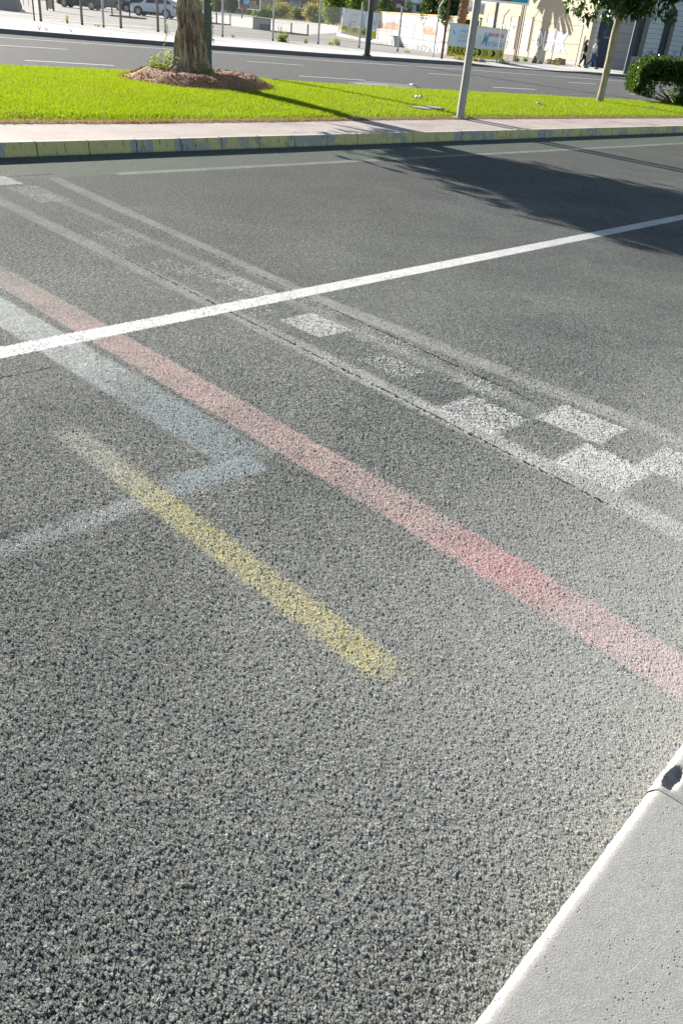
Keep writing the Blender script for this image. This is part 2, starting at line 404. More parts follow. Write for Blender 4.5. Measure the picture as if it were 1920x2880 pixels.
# yellow and grey painted kerb stones
def kerbpaint():
    t = NT('kerb_paint'); p = t.pos()
    u = t.vmath('DOT_PRODUCT', p, tuple(ua)); z = t.n('ShaderNodeSeparateXYZ'); t.L(p, z.inputs[0]); z = z.outputs[2]
    cell = t.n('ShaderNodeTexWhiteNoise', noise_dimensions='1D'); t.L(t.math('FLOOR', t.math('DIVIDE', u, .31)), cell.inputs['W'])
    n = t.noise(p, 5, 5, .7); n2 = t.noise(p, 30, 4, .7)
    m = t.ss(t.math('ADD', t.math('MULTIPLY', cell.outputs[0], .38), t.math('ADD', n, t.math('MULTIPLY', n2, .3))), .68, .84)
    col = t.mix(m, t.mix(n2, (.29, .28, .26), (.42, .41, .38)), t.mix(n2, (.48, .41, .165), (.70, .61, .25)))
    st = t.math('MULTIPLY', t.ss(t.noise(t.vmath('MULTIPLY', p, (1, 1, .2)), 26, 3, .6), .60, .68), .8)
    col = t.mix(st, col, (.10, .095, .085))
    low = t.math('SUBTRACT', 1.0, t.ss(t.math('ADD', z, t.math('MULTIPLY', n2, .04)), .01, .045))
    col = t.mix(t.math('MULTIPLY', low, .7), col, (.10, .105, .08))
    t.bsdf(col, .75, .35, t.bump(n2, .4, .004)); return t.m
M_KPAINT = kerbpaint()
M_KLIP = concrete('kerb_lip', (.42, .39, .33), (.54, .50, .42), bump=.25, bscale=60)
M_SOIL = concrete('dark_soil', (.10, .06, .035), (.20, .125, .08), bump=1.0, bscale=40, big=4)
M_MOUND = concrete('red_soil', (.17, .08, .045), (.42, .22, .13), bump=1.0, bscale=28, big=5)
M_TURF = concrete('turf_base', (.10, .14, .012), (.19, .24, .02), bump=.7, bscale=40, big=1.2)
M_GRASS = leafmat('grass_blade', (.095, .175, .006), (.20, .28, .012), .52, 1.6, .6, .25)
M_DRY = leafmat('dry_grass', (.12, .08, .035), (.27, .20, .09), .4, 6, .8, .2)
M_LEAF = leafmat('tree_leaf', (.010, .028, .007), (.04, .085, .014), .34, 2.5, .35, .6)
M_HEDGE = leafmat('hedge_leaf', (.012, .034, .006), (.062, .125, .012), .32, 5, .4, .5)
M_OLIVE = leafmat('olive_leaf', (.04, .07, .02), (.09, .13, .05), .3, 2)
M_BUSH = leafmat('bush_leaf', (.05, .11, .015), (.16, .24, .04), .45, .5, .7)
M_BUSHY = leafmat('dry_bush_leaf', (.20, .20, .05), (.38, .36, .10), .45, .5, .8)
M_DARKG = leafmat('dark_leaf', (.02, .05, .012), (.06, .11, .03), .3, .3, .7)
M_WEED = leafmat('weed_leaf', (.10, .18, .03), (.24, .33, .08), .45, 2, .7)
M_TWIG = simple('twig', (.16, .10, .06), .9, .2)
M_STEEL = simple('galvanised_steel', (.38, .385, .38), .6, .35, .15, .12, 3, .1, 30)
M_POLE = simple('grey_pole_paint', (.30, .295, .275), .6, .35, 0, .12, 2.5, .1, 40)
M_DPOLE = simple('dark_pole_paint', (.045, .06, .075), .5, .5, .0, .2, 2)
M_GPOST = simple('dark_green_post', (.07, .10, .09), .5, .5, .0, .2, 2)
M_RUST = simple('rusty_steel', (.16, .085, .05), .85, .3, 0, .4, 14, .3, 60)
M_WIRE = simple('fence_wire', (.34, .33, .31), .6, .3, .1, .1)
M_POSTB = simple('brown_grey_post', (.17, .15, .14), .65, .4, 0, .25, 6)
M_BLACK = simple('black_rubber', (.012, .012, .013), .7, .4, 0, .2)
M_DKGREY = simple('dark_grey_plastic', (.05, .05, .055), .6, .4, 0, .2)
M_CHROME = simple('alloy_metal', (.62, .63, .65), .35, .5, .6, .05)
M_GLASS = simple('tinted_glass', (.02, .026, .032), .08, .9, 0, .1)
def flat(name, c, rough=.6, spec=.4): return simple(name, c, rough, spec, 0, .06, 5)
M_WHITEP = flat('white_print', (.80, .81, .80)); M_YELP = flat('yellow_print', (.78, .68, .08)); M_BLKP = flat('black_print', (.03, .035, .035))
M_BLUEP = flat('light_blue_print', (.16, .42, .62)); M_PALEB = flat('pale_blue_print', (.60, .72, .80)); M_REDP = flat('red_print', (.70, .06, .13))
M_GRAF = flat('dark_grey_graffiti_paint', (.13, .12, .14)); M_GRAFW = flat('white_graffiti_paint', (.62, .61, .64)); M_GRAFL = flat('lilac_graffiti_paint', (.17, .15, .24))
M_GRAFP = flat('pink_graffiti_paint', (.62, .33, .42)); M_TEAL = flat('teal_paint', (.03, .28, .36)); M_GREYP = flat('grey_print', (.50, .50, .52))

# ------------------------------------------------------------------ the road sheet (fine near the camera, real relief of its stones)
def road_sheet():
    th = np.radians(np.linspace(67.5, 5.2, 1250)); r = CAMH / np.tan(th)
    r = np.concatenate([[.05, .2, .4], r[r > .5], np.geomspace(18.2, 2500, 60)])
    fi_dense = np.radians(np.linspace(90 + 46, 90 - 50, 1650))
    fi_sparse = np.radians(np.linspace(90 - 50, 90 + 46 - 360, 90)[1:-1])
    fi = np.concatenate([fi_dense, fi_sparse]); n = len(fi); m = len(r)
    X = np.outer(r, np.cos(fi)); Y = np.outer(r, np.sin(fi)); Z = np.zeros_like(X)
    V = np.stack([X, Y, Z], -1).reshape(-1, 3)
    i = np.arange(m - 1)[:, None] * n; j = np.arange(n)[None, :]; j2 = (j + 1) % n
    F = np.stack([i + j, i + n + j, i + n + j2, i + j2], -1).reshape(-1, 4)[:, ::-1]
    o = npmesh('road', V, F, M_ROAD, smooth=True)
    return struct(o)
ROAD = road_sheet()

# ------------------------------------------------------------------ near kerb and pavement under the photographer
E1 = at(1306, 2880, .12); E2 = at(1822, 2200, .12)
kd = (E2 - E1).normalized(); kn = Vector((-kd.y, kd.x, 0))        # kn points to the road
def near_kerb():
    prof = [(-.008, -.02), (-.008, .05), (-.0085, .095), (-.0105, .0985), (-.0155, .1055), (-.0205, .1125), (-.0245, .1175), (-.0275, .1200), (-.036, .121)]
    prof += [(-.036 - k * .006, .121 + .0004 * k ** .5) for k in range(1, 60)]
    nprof = len(prof); Ls = (E2 - E1).length
    def block(s0, s1, off, chip, step=.006):
        ns = max(2, int((s1 - s0) / step)); vs = []; fs = []
        for i in range(ns + 1):
            s_ = s0 + (s1 - s0) * i / ns
            end = min(s_ - s0, s1 - s_)
            for (a, z) in prof:
                p = E1 + kd * s_ + kn * (a + off); wz = z
                nz = mnoise.noise(Vector((p.x * 40, p.y * 40, 0)))
                nz2 = mnoise.noise(Vector((p.x * 170, p.y * 170, 3)))
                if a > -.036: p += kn * (nz * .0018 + nz2 * .0008)
                wz += nz * .0006 + nz2 * .0004
                if end < .012 and z > .05: wz -= (.012 - end) ** 2 * 30
                if chip:
                    q = ((s_ - s0 - .058) / .045) ** 2 + ((a + .040) / .018) ** 2 + nz * .45 + .2 * mnoise.noise(Vector((p.x * 130, p.y * 130, 0)))
                    if q < 1: wz -= .024 * (1 - q) ** .4
                vs.append((p.x, p.y, wz))
        for i in range(ns):
            for k in range(nprof - 1):
                a = i * nprof + k; fs.append((a, a + nprof, a + nprof + 1, a + 1))
        return vs, fs
    mb = MB()
    for s0, s1, off, chip, st in ((-1.0 + Ls - .3, Ls - .001, 0, False, .006), (Ls + .001, Ls + 1.0, .003, True, .004), (Ls + 1.004, Ls + 2.0, .004, False, .05), (Ls + 2.004, Ls + 30.0, .004, False, .3), (-30, Ls - 1.304, 0, False, .3)):
        v, f = block(s0, s1, off, chip, st); mb.add(v, f)
    o = mb.build('kerb', M_KERBTOP, smooth=True); struct(o)
    m2 = MB(); e = -.036 - 59 * .006
    def q(s_, a, z): p = E1 + kd * s_ + kn * a; return (p.x, p.y, z)
    m2.add([q(-60, e + .002, .1245), q(90, e + .002, .1245), q(90, -40, .1245), q(-60, -40, .1245)], [(0, 3, 2, 1)])
    struct(m2.build('pavement', M_KERBTOP))
near_kerb()

# ------------------------------------------------------------------ median: kerb stones, concrete strip, lawn
KV = 9.165
def UV(u, v, z): p = ua * u + va * v; return (p.x, p.y, z)
def median_kerb():
    mb = MB(); lip = MB()
    k0 = at(101, 437.5).dot(ua); L0 = .632
    for k in range(-14, 95):
        u0 = k0 + k * L0 + .008; u1 = u0 + L0 - .016; j = random.uniform(-.004, .004)
        h = .145 + random.uniform(-.003, .003)
        pr = [(0, -.02), (.004, .02), (.022, h - .012), (.03, h), (.105, h + .002), (.105, -.02)]
        vs = [UV(u, KV + a + j, z) for u in (u0, u1) for a, z in pr]; n = len(pr)
        mb.add(vs, [(i, i + 1, n + i + 1, n + i) for i in range(n - 1) if i != 3] + [tuple(range(n))[::-1], tuple(range(n, 2 * n))])
        lip.add([UV(u0, KV + .03 + j, h + .0005), UV(u1, KV + .03 + j, h + .0005), UV(u1, KV + .105 + j, h + .0025), UV(u0, KV + .105 + j, h + .0025)], [(0, 1, 2, 3)])
    struct(mb.build('kerb', M_KPAINT)); struct(lip.build('kerb', M_KLIP))
    m = MB(); m.add([UV(k0 - 10, KV + .03, -.02), UV(k0 + 62, KV + .03, -.02), UV(k0 + 62, KV + .03, .135), UV(k0 - 10, KV + .03, .135)], [(0, 1, 2, 3)])
    struct(m.build('kerb', M_SOIL))
median_kerb()
fr = [(-700, 330), (-300, 338), (0, 341), (300, 341), (480, 340), (780, 337), (960, 334), (1290, 331), (1600, 330), (1920, 329), (2300, 330), (2700, 332)]
bk = [(-700, 125), (-300, 163), (0, 187), (321, 200), (520, 212), (716, 224), (960, 240), (1280, 258), (1600, 275), (1920, 292), (2200, 308), (2600, 331)]
FRONT = [at(x, y, .15) for x, y in fr]; BACK = [at(x, y, .13) for x, y in bk]
def lin(tab, t):
    t = max(0, min(len(tab) - 1.0001, t)); i = int(t); return tab[i].lerp(tab[i + 1], t - i)
NF = len(fr) - 1
def lawn_pt(a, b):
    """a 0..1 along the median, b 0..1 from front to back"""
    p = lin(FRONT, a * NF).lerp(lin(BACK, a * NF), b)
    zz = .125 + .055 * min(1, b / .06) * 1 + .03 * math.sin(math.pi * min(1, max(0, b))) + .02 * mnoise.noise(Vector((p.x * .4, p.y * .4, 0)))
    return Vector((p.x, p.y, zz - .035))
def median_ground():
    # concrete strip
    mb = MB(); n = 60
    u0 = -9; u1 = 58
    inner = []
    outer = []
    for i in range(n + 1):
        a = i / n; p = lawn_pt(a, 0.0); u = p.dot(ua); q = p.dot(va)
        outer.append(UV(u, KV + .107, .1395)); inner.append((p.x + va.x * .25, p.y + va.y * .25, .1365))
    vs = outer + inner
    struct(mb.add(vs, [(i, i + 1, n + 2 + i, n + 1 + i) for i in range(n)]).build('median_path', M_STRIP))
    # lawn base
    na, nb = 220, 46; V = []; F = []
    for i in range(na + 1):
        for j in range(nb + 1):
            b = j / nb; b2 = b if b > .02 else b
            p = lawn_pt(i / na, b2)
            if j == 0: p.z = .10
            if j == nb: p.z = .02
            V.append(p)
    for i in range(na):
        for j in range(nb):
            a = i * (nb + 1) + j; F.append((a, a + nb + 1, a + nb + 2, a + 1))
    me = MB().add(V, F); o = me.build('lawn_ground', M_TURF, smooth=True); struct(o)
median_ground()

MC = at(522, 232, .2); MD = (at(745, 264, .2) - at(300, 215, .2)); MD.z = 0
MLEN = MD.length / 2; MD.normalize(); MN = Vector((-MD.y, MD.x, 0)); MWID = 1.75
MC = (at(745, 264, .17) + at(300, 215, .17)) / 2 + MN * 1.05
def mound_r(p):
    q = p - MC; return math.hypot(q.dot(MD) / MLEN, q.dot(MN) / MWID)
TREE1 = at(535, 214, .25)
def mound():
    V = []; F = []; nr, nf = 34, 110
    for i in range(nr + 1):
        for k in range(nf):
            r = 1.12 * i / nr; f = 2 * math.pi * k / nf
            p = MC + MD * math.cos(f) * r * MLEN + MN * math.sin(f) * r * MWID
            nz = mnoise.noise(Vector((p.x * 2.2, p.y * 2.2, 3))) * .5 + mnoise.noise(Vector((p.x * 7, p.y * 7, 1))) * .3 + mnoise.noise(Vector((p.x * 19, p.y * 19, 5))) * .2
            h = .23 * math.exp(-((r - .66) / .26) ** 2) if r > .66 else .23 - .05 * (1 - (r / .66)) 
            h *= 1 - max(0, (r - .92) / .2) if r > .92 else 1
            V.append((p.x, p.y, .135 + h + nz * .09 * (1.0 if r < 1 else .4) - (.05 if r > 1.05 else 0)))
    for i in range(nr):
        for k in range(nf):
            a = i * nf + k; b = i * nf + (k + 1) % nf; F.append((a, a + nf, b + nf, b))
    o = MB().add(V, F).build('soil_mound', M_MOUND, smooth=True); struct(o)
mound()

def blades(name, P, hgt, wid, mat, lean=.35):
    """P (n,3) roots; bent two-triangle blades"""
    n = len(P); a = RNG.uniform(0, 2 * np.pi, n); h = RNG.uniform(hgt * .55, hgt * 1.25, n); wd = RNG.uniform(wid * .6, wid * 1.3, n)
    dx, dy = np.cos(a) * wd / 2, np.sin(a) * wd / 2
    b = RNG.uniform(0, 2 * np.pi, n); l = RNG.uniform(0, lean, n) * h
    tip = P + np.stack([np.cos(b) * l, np.sin(b) * l, h], 1)
    v = np.stack([P + np.stack([dx, dy, 0 * dx], 1), P - np.stack([dx, dy, 0 * dx], 1), tip], 1).reshape(-1, 3)
    f = np.arange(3 * n).reshape(-1, 3)
    return npmesh(name, v, f, mat)
TREE2 = at(1683, 289, .13)
SLAB = at(1200, 306, .17)
def lawn_blades():
    pts = []; dry = []
    n = 430000; A = RNG.uniform(0, 1, n); B = RNG.uniform(-.012, 1.0, n)
    cell = {}
    for a, b in zip(A, B):
        if a < .13 or a > .88: continue
        p = lawn_pt(a, max(b, 0.0)) if b > 0 else lawn_pt(a, 0.0)
        r = mound_r(p)
        if r < .97 + .06 * mnoise.noise(Vector((p.x * 3, p.y * 3, 0))): continue
        q = p - SLAB
        if abs(q.dot(ua)) < .42 and abs(q.dot(va)) < .28 and b > .02: continue
        e = b + .012 * mnoise.noise(Vector((p.x * 2.5, p.y * 2.5, 9)))
        dn = mnoise.noise(Vector((p.x * .55, p.y * .55, 4))) + .4 * mnoise.noise(Vector((p.x * 2, p.y * 2, 4)))
        if e < .018 + .02 * max(0, mnoise.noise(Vector((p.x * 1.1, p.y * 1.1, 12)))):
            if random.random() < .45: dry.append((p.x, p.y, p.z - .01))
        elif random.random() < .012 + (.16 if dn > .62 else 0): dry.append(tuple(p))
        else: pts.append(tuple(p))
    tag(blades('grass', np.array(pts), .044, .010, M_GRASS, .7), 'short bright green lawn grass growing on the road median', kind='stuff')
    # straw and dry roots fringe along the lawn edge, and on the mound
    for i in range(5500):
        a = random.uniform(.13, .88); p = lawn_pt(a, 0); p += va * -random.uniform(-.05, .13) * (1 if random.random() < .8 else 1.6)
        dry.append((p.x, p.y, .138))
    for i in range(2600):
        f = random.uniform(0, 6.283); r = random.uniform(.80, 1.08); p = MC + MD * math.cos(f) * r * MLEN + MN * math.sin(f) * r * MWID
        dry.append((p.x, p.y, .14 + .23 * math.exp(-((r - .66) / .26) ** 2)))
    tag(blades('dry_grass', np.array(dry), .045, .010, M_DRY, 1.6), 'straw and dead grass along the lawn edge beside the concrete strip', kind='stuff')
lawn_blades()
# soil fringe under the lawn edge
def soil_edge():
    mb = MB(); n = 500; vs = []
    for i in range(n + 1):
        a = .10 + .8 * i / n; p = lawn_pt(a, 0); w_ = .07 + .06 * (mnoise.noise(Vector((p.x * 1.7, p.y * 1.7, 2))) + 1) + .03 * mnoise.noise(Vector((p.x * 9, p.y * 9, 2)))
        vs += [(p.x - va.x * w_, p.y - va.y * w_, .1400), (p.x + va.x * .06, p.y + va.y * .06, .158)]
    mb.add(vs, [(2 * i, 2 * i + 2, 2 * i + 3, 2 * i + 1) for i in range(n)])
    struct(mb.build('soil_edge', M_SOIL, smooth=True))
soil_edge()
# clods on the mound
mb = MB()
for i in range(1500):
    f = random.uniform(0, 6.283); r = random.uniform(.1, 1.05); p = MC + MD * math.cos(f) * r * MLEN + MN * math.sin(f) * r * MWID
    h = .23 * math.exp(-((r - .66) / .26) ** 2) if r > .66 else .23 - .05 * (1 - (r / .66))
    s_ = random.uniform(.012, .045); zz = .135 + h + .01
    base = [(p.x + random.uniform(.6, 1) * s_ * math.cos(k * 1.257 + i), p.y + random.uniform(.6, 1) * s_ * math.sin(k * 1.257 + i), zz - .02) for k in range(5)]
    mb.add(base + [(p.x + random.uniform(-.3, .3) * s_, p.y, zz + s_ * random.uniform(.5, 1))], [(k, (k + 1) % 5, 5) for k in range(5)])
tag(mb.build('soil_clods', M_MOUND), 'loose reddish brown soil clods on the mound round the old trunk', kind='stuff')

# slab, litter and drain
c = SLAB; mb = MB()
mb.box(-.36, .36, -.2, .2, 0, .045)
tag(mb.build('utility_cover', M_STRIP, loc=(c.x, c.y, .158), rot=KA + .12), 'small grey concrete cover slab sunk in the lawn beside the grey pole', 'cover')
def litter(px, py, z, s_, label, mat, seed):
    random.seed(seed); p = at(px, py, z); mb = MB(); n = 5; V = []
    for i in range(n + 1):
        for j in range(n + 1):
            V.append((p.x + (i / n - .5) * s_ * 1.5 + random.uniform(-.1, .1) * s_, p.y + (j / n - .5) * s_ + random.uniform(-.1, .1) * s_, z + .01 + random.uniform(0, .35) * s_))
    mb.add(V, [(i * (n + 1) + j, (i + 1) * (n + 1) + j, (i + 1) * (n + 1) + j + 1, i * (n + 1) + j + 1) for i in range(n) for j in range(n)])
    o = mb.build('litter', mat); sol = o.modifiers.new('thick', 'SOLIDIFY'); sol.thickness = .003
    return tag(o, label, 'litter')
litter(1173, 275, .2, .17, 'crumpled white paper scrap on the lawn beyond the slab', M_WHITEP, 1)
litter(1160, 243, .01, .22, 'flattened white scrap lying on the asphalt next to the drain grate', M_WHITEP, 2)
litter(1827, 303, .2, .10, 'small pale scrap on the lawn in front of the hedge', M_WHITEP, 3)
litter(1517, 294, .2, .12, 'small pale scrap on the lawn left of the young tree', M_GREYP, 4)
# drain grate with its concrete surround
g = at(1048, 240, 0); gang = math.radians(36)
gr = root('drain_grate', (g.x, g.y, 0.004), gang, 'dark slotted drain grate in the road behind the lawn', 'drain')
mb = MB(); mb.box(-.62, .62, -.22, .22, 0, .006); mb.build('frame', M_DKGREY, gr)
mb = MB()
for k in range(16): mb.box(-.58 + k * .0755, -.545 + k * .0755, -.19, .19, .006, .018)
mb.build('bars', M_STEEL, gr)
mb = MB(); P = [at(970, 232), at(1040, 229), at(1170, 241), at(1170, 250), at(1080, 248)]
mb.poly([(p.x, p.y, .003) for p in P]); struct(mb.build('road_patch', concrete('patch_concrete', (.10, .10, .10), (.16, .16, .155), bump=.3, bscale=40)))

# ------------------------------------------------------------------ far carriageway markings, far kerb, pavement, lot
M_MARK = simple('road_paint', (.62, .62, .60), .7, .3, 0, .25, 6)
mb = MB()
def dash(a, b, wd):
    A = at(*a); B = at(*b); d = (B - A).normalized(); n = Vector((-d.y, d.x, 0)) * wd / 2
    mb.add([A - n + Vector((0, 0, .005)), B - n + Vector((0, 0, .005)), B + n + Vector((0, 0, .005)), A + n + Vector((0, 0, .005))], [(0, 1, 2, 3)])
for a, b in (((-60, 124), (190, 139)), ((70, 170), (322, 185)), ((694, 173), (853, 184)), ((842, 214), (1027, 226)), ((1205, 207), (1321, 214)), ((1385, 246), (1505, 252)), ((1597, 232), (1675, 236)), ((1768, 265), (1850, 269))):
    dash(a, b, .13)
edge = [(-500, 66), (-120, 96), (0, 105), (480, 139), (599, 147), (920, 171), (1280, 194), (1520, 212), (1782, 231), (1920, 242), (2300, 272)]
for a, b in zip(edge[:-1], edge[1:]): dash(a, b, .16)
struct(mb.build('lane_marking', M_MARK))
kb = [(-500, 55), (-120, 84), (0, 93), (240, 112), (480, 130), (593, 139), (920, 161), (1280, 182), (1400, 190), (1520, 199), (1640, 207), (1780, 219), (1920, 231), (2400, 272)]
hh = [.15] * 8 + [.05, .03, .10, .15, .15, .15]
KB = [at(x, y) for x, y in kb]
pvb = [(-500, 4), (-120, 40), (0, 51), (98, 59), (232, 71), (341, 80), (445, 91), (626, 106), (767, 117), (894, 126), (1009, 137), (1117, 148), (1217, 163), (1350, 172), (1420, 178), (1547, 181), (1640, 186), (1700, 192), (1920, 212), (2400, 258)]
PVB = [at(x, y, .12) for x, y in pvb]
mb = MB(); vs = []
for p, h in zip(KB, hh):
    vs += [(p.x, p.y, -.02), (p.x, p.y, h), (p.x * 1.006, p.y * 1.006, h + .005)]
mb.add(vs, [f for i in range(len(KB) - 1) for f in ((3 * i, 3 * i + 3, 3 * i + 4, 3 * i + 1), (3 * i + 1, 3 * i + 4, 3 * i + 5, 3 * i + 2))])
struct(mb.build('kerb', M_FARKERB))
mb = MB(); vs = []
for i, (p, h) in enumerate(zip(KB, hh)):
    px = kb[i][0]; xs = [q[0] for q in pvb]
    yy = float(np.interp(px, xs, [q[1] for q in pvb])); q = at(px, yy, .12)
    vs += [(p.x * 1.006, p.y * 1.006, h + .004), (q.x, q.y, .125)]
mb.add(vs, [(2 * i, 2 * i + 2, 2 * i + 3, 2 * i + 1) for i in range(len(KB) - 1)])
struct(mb.build('pavement', M_PAVE))
# lot ground: follows the back of the pavement out to the horizon
mb = MB(); vs = []; n = len(PVB)
for p in PVB:
    q = Vector((p.x, p.y, 0)); 
    vs += [(p.x * .99, p.y * .99, .119)]
    for k in (1.5, 2.5, 5, 12, 45): vs.append((p.x * k, p.y * k, .119))
K_ = 6
mb.add(vs, [(K_ * i + j, K_ * (i + 1) + j, K_ * (i + 1) + j + 1, K_ * i + j + 1) for i in range(n - 1) for j in range(K_ - 1)])
struct(mb.build('lot_ground', M_LOT))
mb = MB(); pts = [(440, 24), (600, 41), (730, 51), (900, 66), (1060, 76), (1340, 103), (1340, 113), (1200, 118), (1060, 104), (945, 92), (860, 98), (760, 84), (690, 77), (570, 65), (470, 52), (440, 50)]
mb.poly([at(x, y, .124) for x, y in pts]); struct(mb.build('concrete_pad', M_PAD))
mb = MB(); 
for a, b in (((-200, 20), (330, 62)), ((0, 46), (420, 78))):
    A = at(*a, .124); B = at(*b, .124); mb.add([A, B, B + Vector((0, 1.2, 0)), A + Vector((0, 1.2, 0))], [(0, 1, 2, 3)])
struct(mb.build('lot_seam', M_PAD))

# ------------------------------------------------------------------ text
FONTS = {}
def text_mesh(body, height, mat, name, parent, x, z, y=-.012, width=None, bold=0.0, shear=0.0, rotz=0.0, depth=.002, spacing=1.0, center=False):
    cu = bpy.data.curves.new('lettering', 'FONT'); cu.body = body; cu.size = 1; cu.offset = bold; cu.shear = shear; cu.extrude = 0; cu.space_character = spacing
    cu.resolution_u = 3
    to = bpy.data.objects.new('lettering', cu); COL.objects.link(to); bpy.context.view_layer.update()
    me = bpy.data.meshes.new_from_object(to.evaluated_get(bpy.context.evaluated_depsgraph_get()))
    bpy.data.objects.remove(to)
    vs = [v.co.copy() for v in me.vertices]
    x0 = min(v.x for v in vs); x1 = max(v.x for v in vs); y0 = min(v.y for v in vs); y1 = max(v.y for v in vs)
    sy = height / (y1 - y0); sx = (width / (x1 - x0)) if width else sy
    for v in me.vertices:
        lx = (v.co.x - x0) * sx; lz = (v.co.y - y0) * sy
        if center: lx -= (x1 - x0) * sx / 2; lz -= height / 2
        c_, s_ = math.cos(rotz), math.sin(rotz)
        v.co = (x + lx * c_ - lz * s_, y, z + lx * s_ + lz * c_)
    me.name = name; me.materials.clear()
    return mkobj(name, me, mat, parent)

# ------------------------------------------------------------------ trees and plants
def leaf_cloud(C, n, size, aspect=.5, droop=.3, flat=0.0):
    """C (n,3) positions -> kite shaped leaves"""
    n = len(C); a = RNG.uniform(0, 2 * np.pi, n); el = RNG.uniform(-1.2, .6, n) * (1 - flat)
    d = np.stack([np.cos(a) * np.cos(el), np.sin(a) * np.cos(el), np.sin(el) - droop * .3], 1)
    t = RNG.normal(size=(n, 3)); s_ = np.cross(d, t); s_ /= np.linalg.norm(s_, axis=1, keepdims=True)
    L_ = (size * RNG.uniform(.6, 1.3, n))[:, None]; W_ = L_ * aspect
    nn = np.cross(s_, d) * L_ * .12
    v = np.stack([C, C + d * L_ * .45 + s_ * W_ / 2 + nn, C + d * L_, C + d * L_ * .45 - s_ * W_ / 2 + nn], 1).reshape(-1, 3)
    return v, np.arange(4 * n).reshape(-1, 4)
def clumps(center, rad, nclump, per, crad, shape=None):
    """points gathered in clumps spread through an ellipsoid, denser toward its shell"""
    out = []
    k = 0
    while k < nclump:
        p = RNG.uniform(-1, 1, 3); r = np.linalg.norm(p)
        if r > 1 or r < .25: continue
        if RNG.random() > r: continue
        k += 1
        c_ = np.array(center) + p * np.array(rad)
        out.append(c_ + RNG.normal(size=(per, 3)) * crad * RNG.uniform(.6, 1.3))
    return np.concatenate(out)

def bark(name, c1, c2, vs=3.0):
    t = NT(name); p = t.pos(obj=True)
    q = t.vmath('MULTIPLY', p, (1, 1, .16)); wv = t.noise(q, 16, 5, .65); w2 = t.noise(t.vmath('MULTIPLY', p, (1, 1, .35)), 60, 4, .7)
    f = t.ss(t.math('ADD', t.math('MULTIPLY', wv, .75), t.math('MULTIPLY', w2, .3)), .38, .66)
    col = t.mix(f, c1, c2); col = t.mix(t.math('MULTIPLY', t.ss(t.noise(p, 3, 3), .5, .7), .35), col, (.20, .15, .08))
    t.bsdf(col, .9, .2, t.bump(t.math('ADD', wv, t.math('MULTIPLY', w2, .35)), 1.0, .05)); return t.m
M_BARK = bark('old_bark', (.085, .060, .042), (.62, .49, .365))
M_BARK2 = bark('pale_bark', (.34, .27, .19), (.50, .43, .32))
M_BARK3 = bark('far_bark', (.10, .07, .05), (.2, .15, .11))

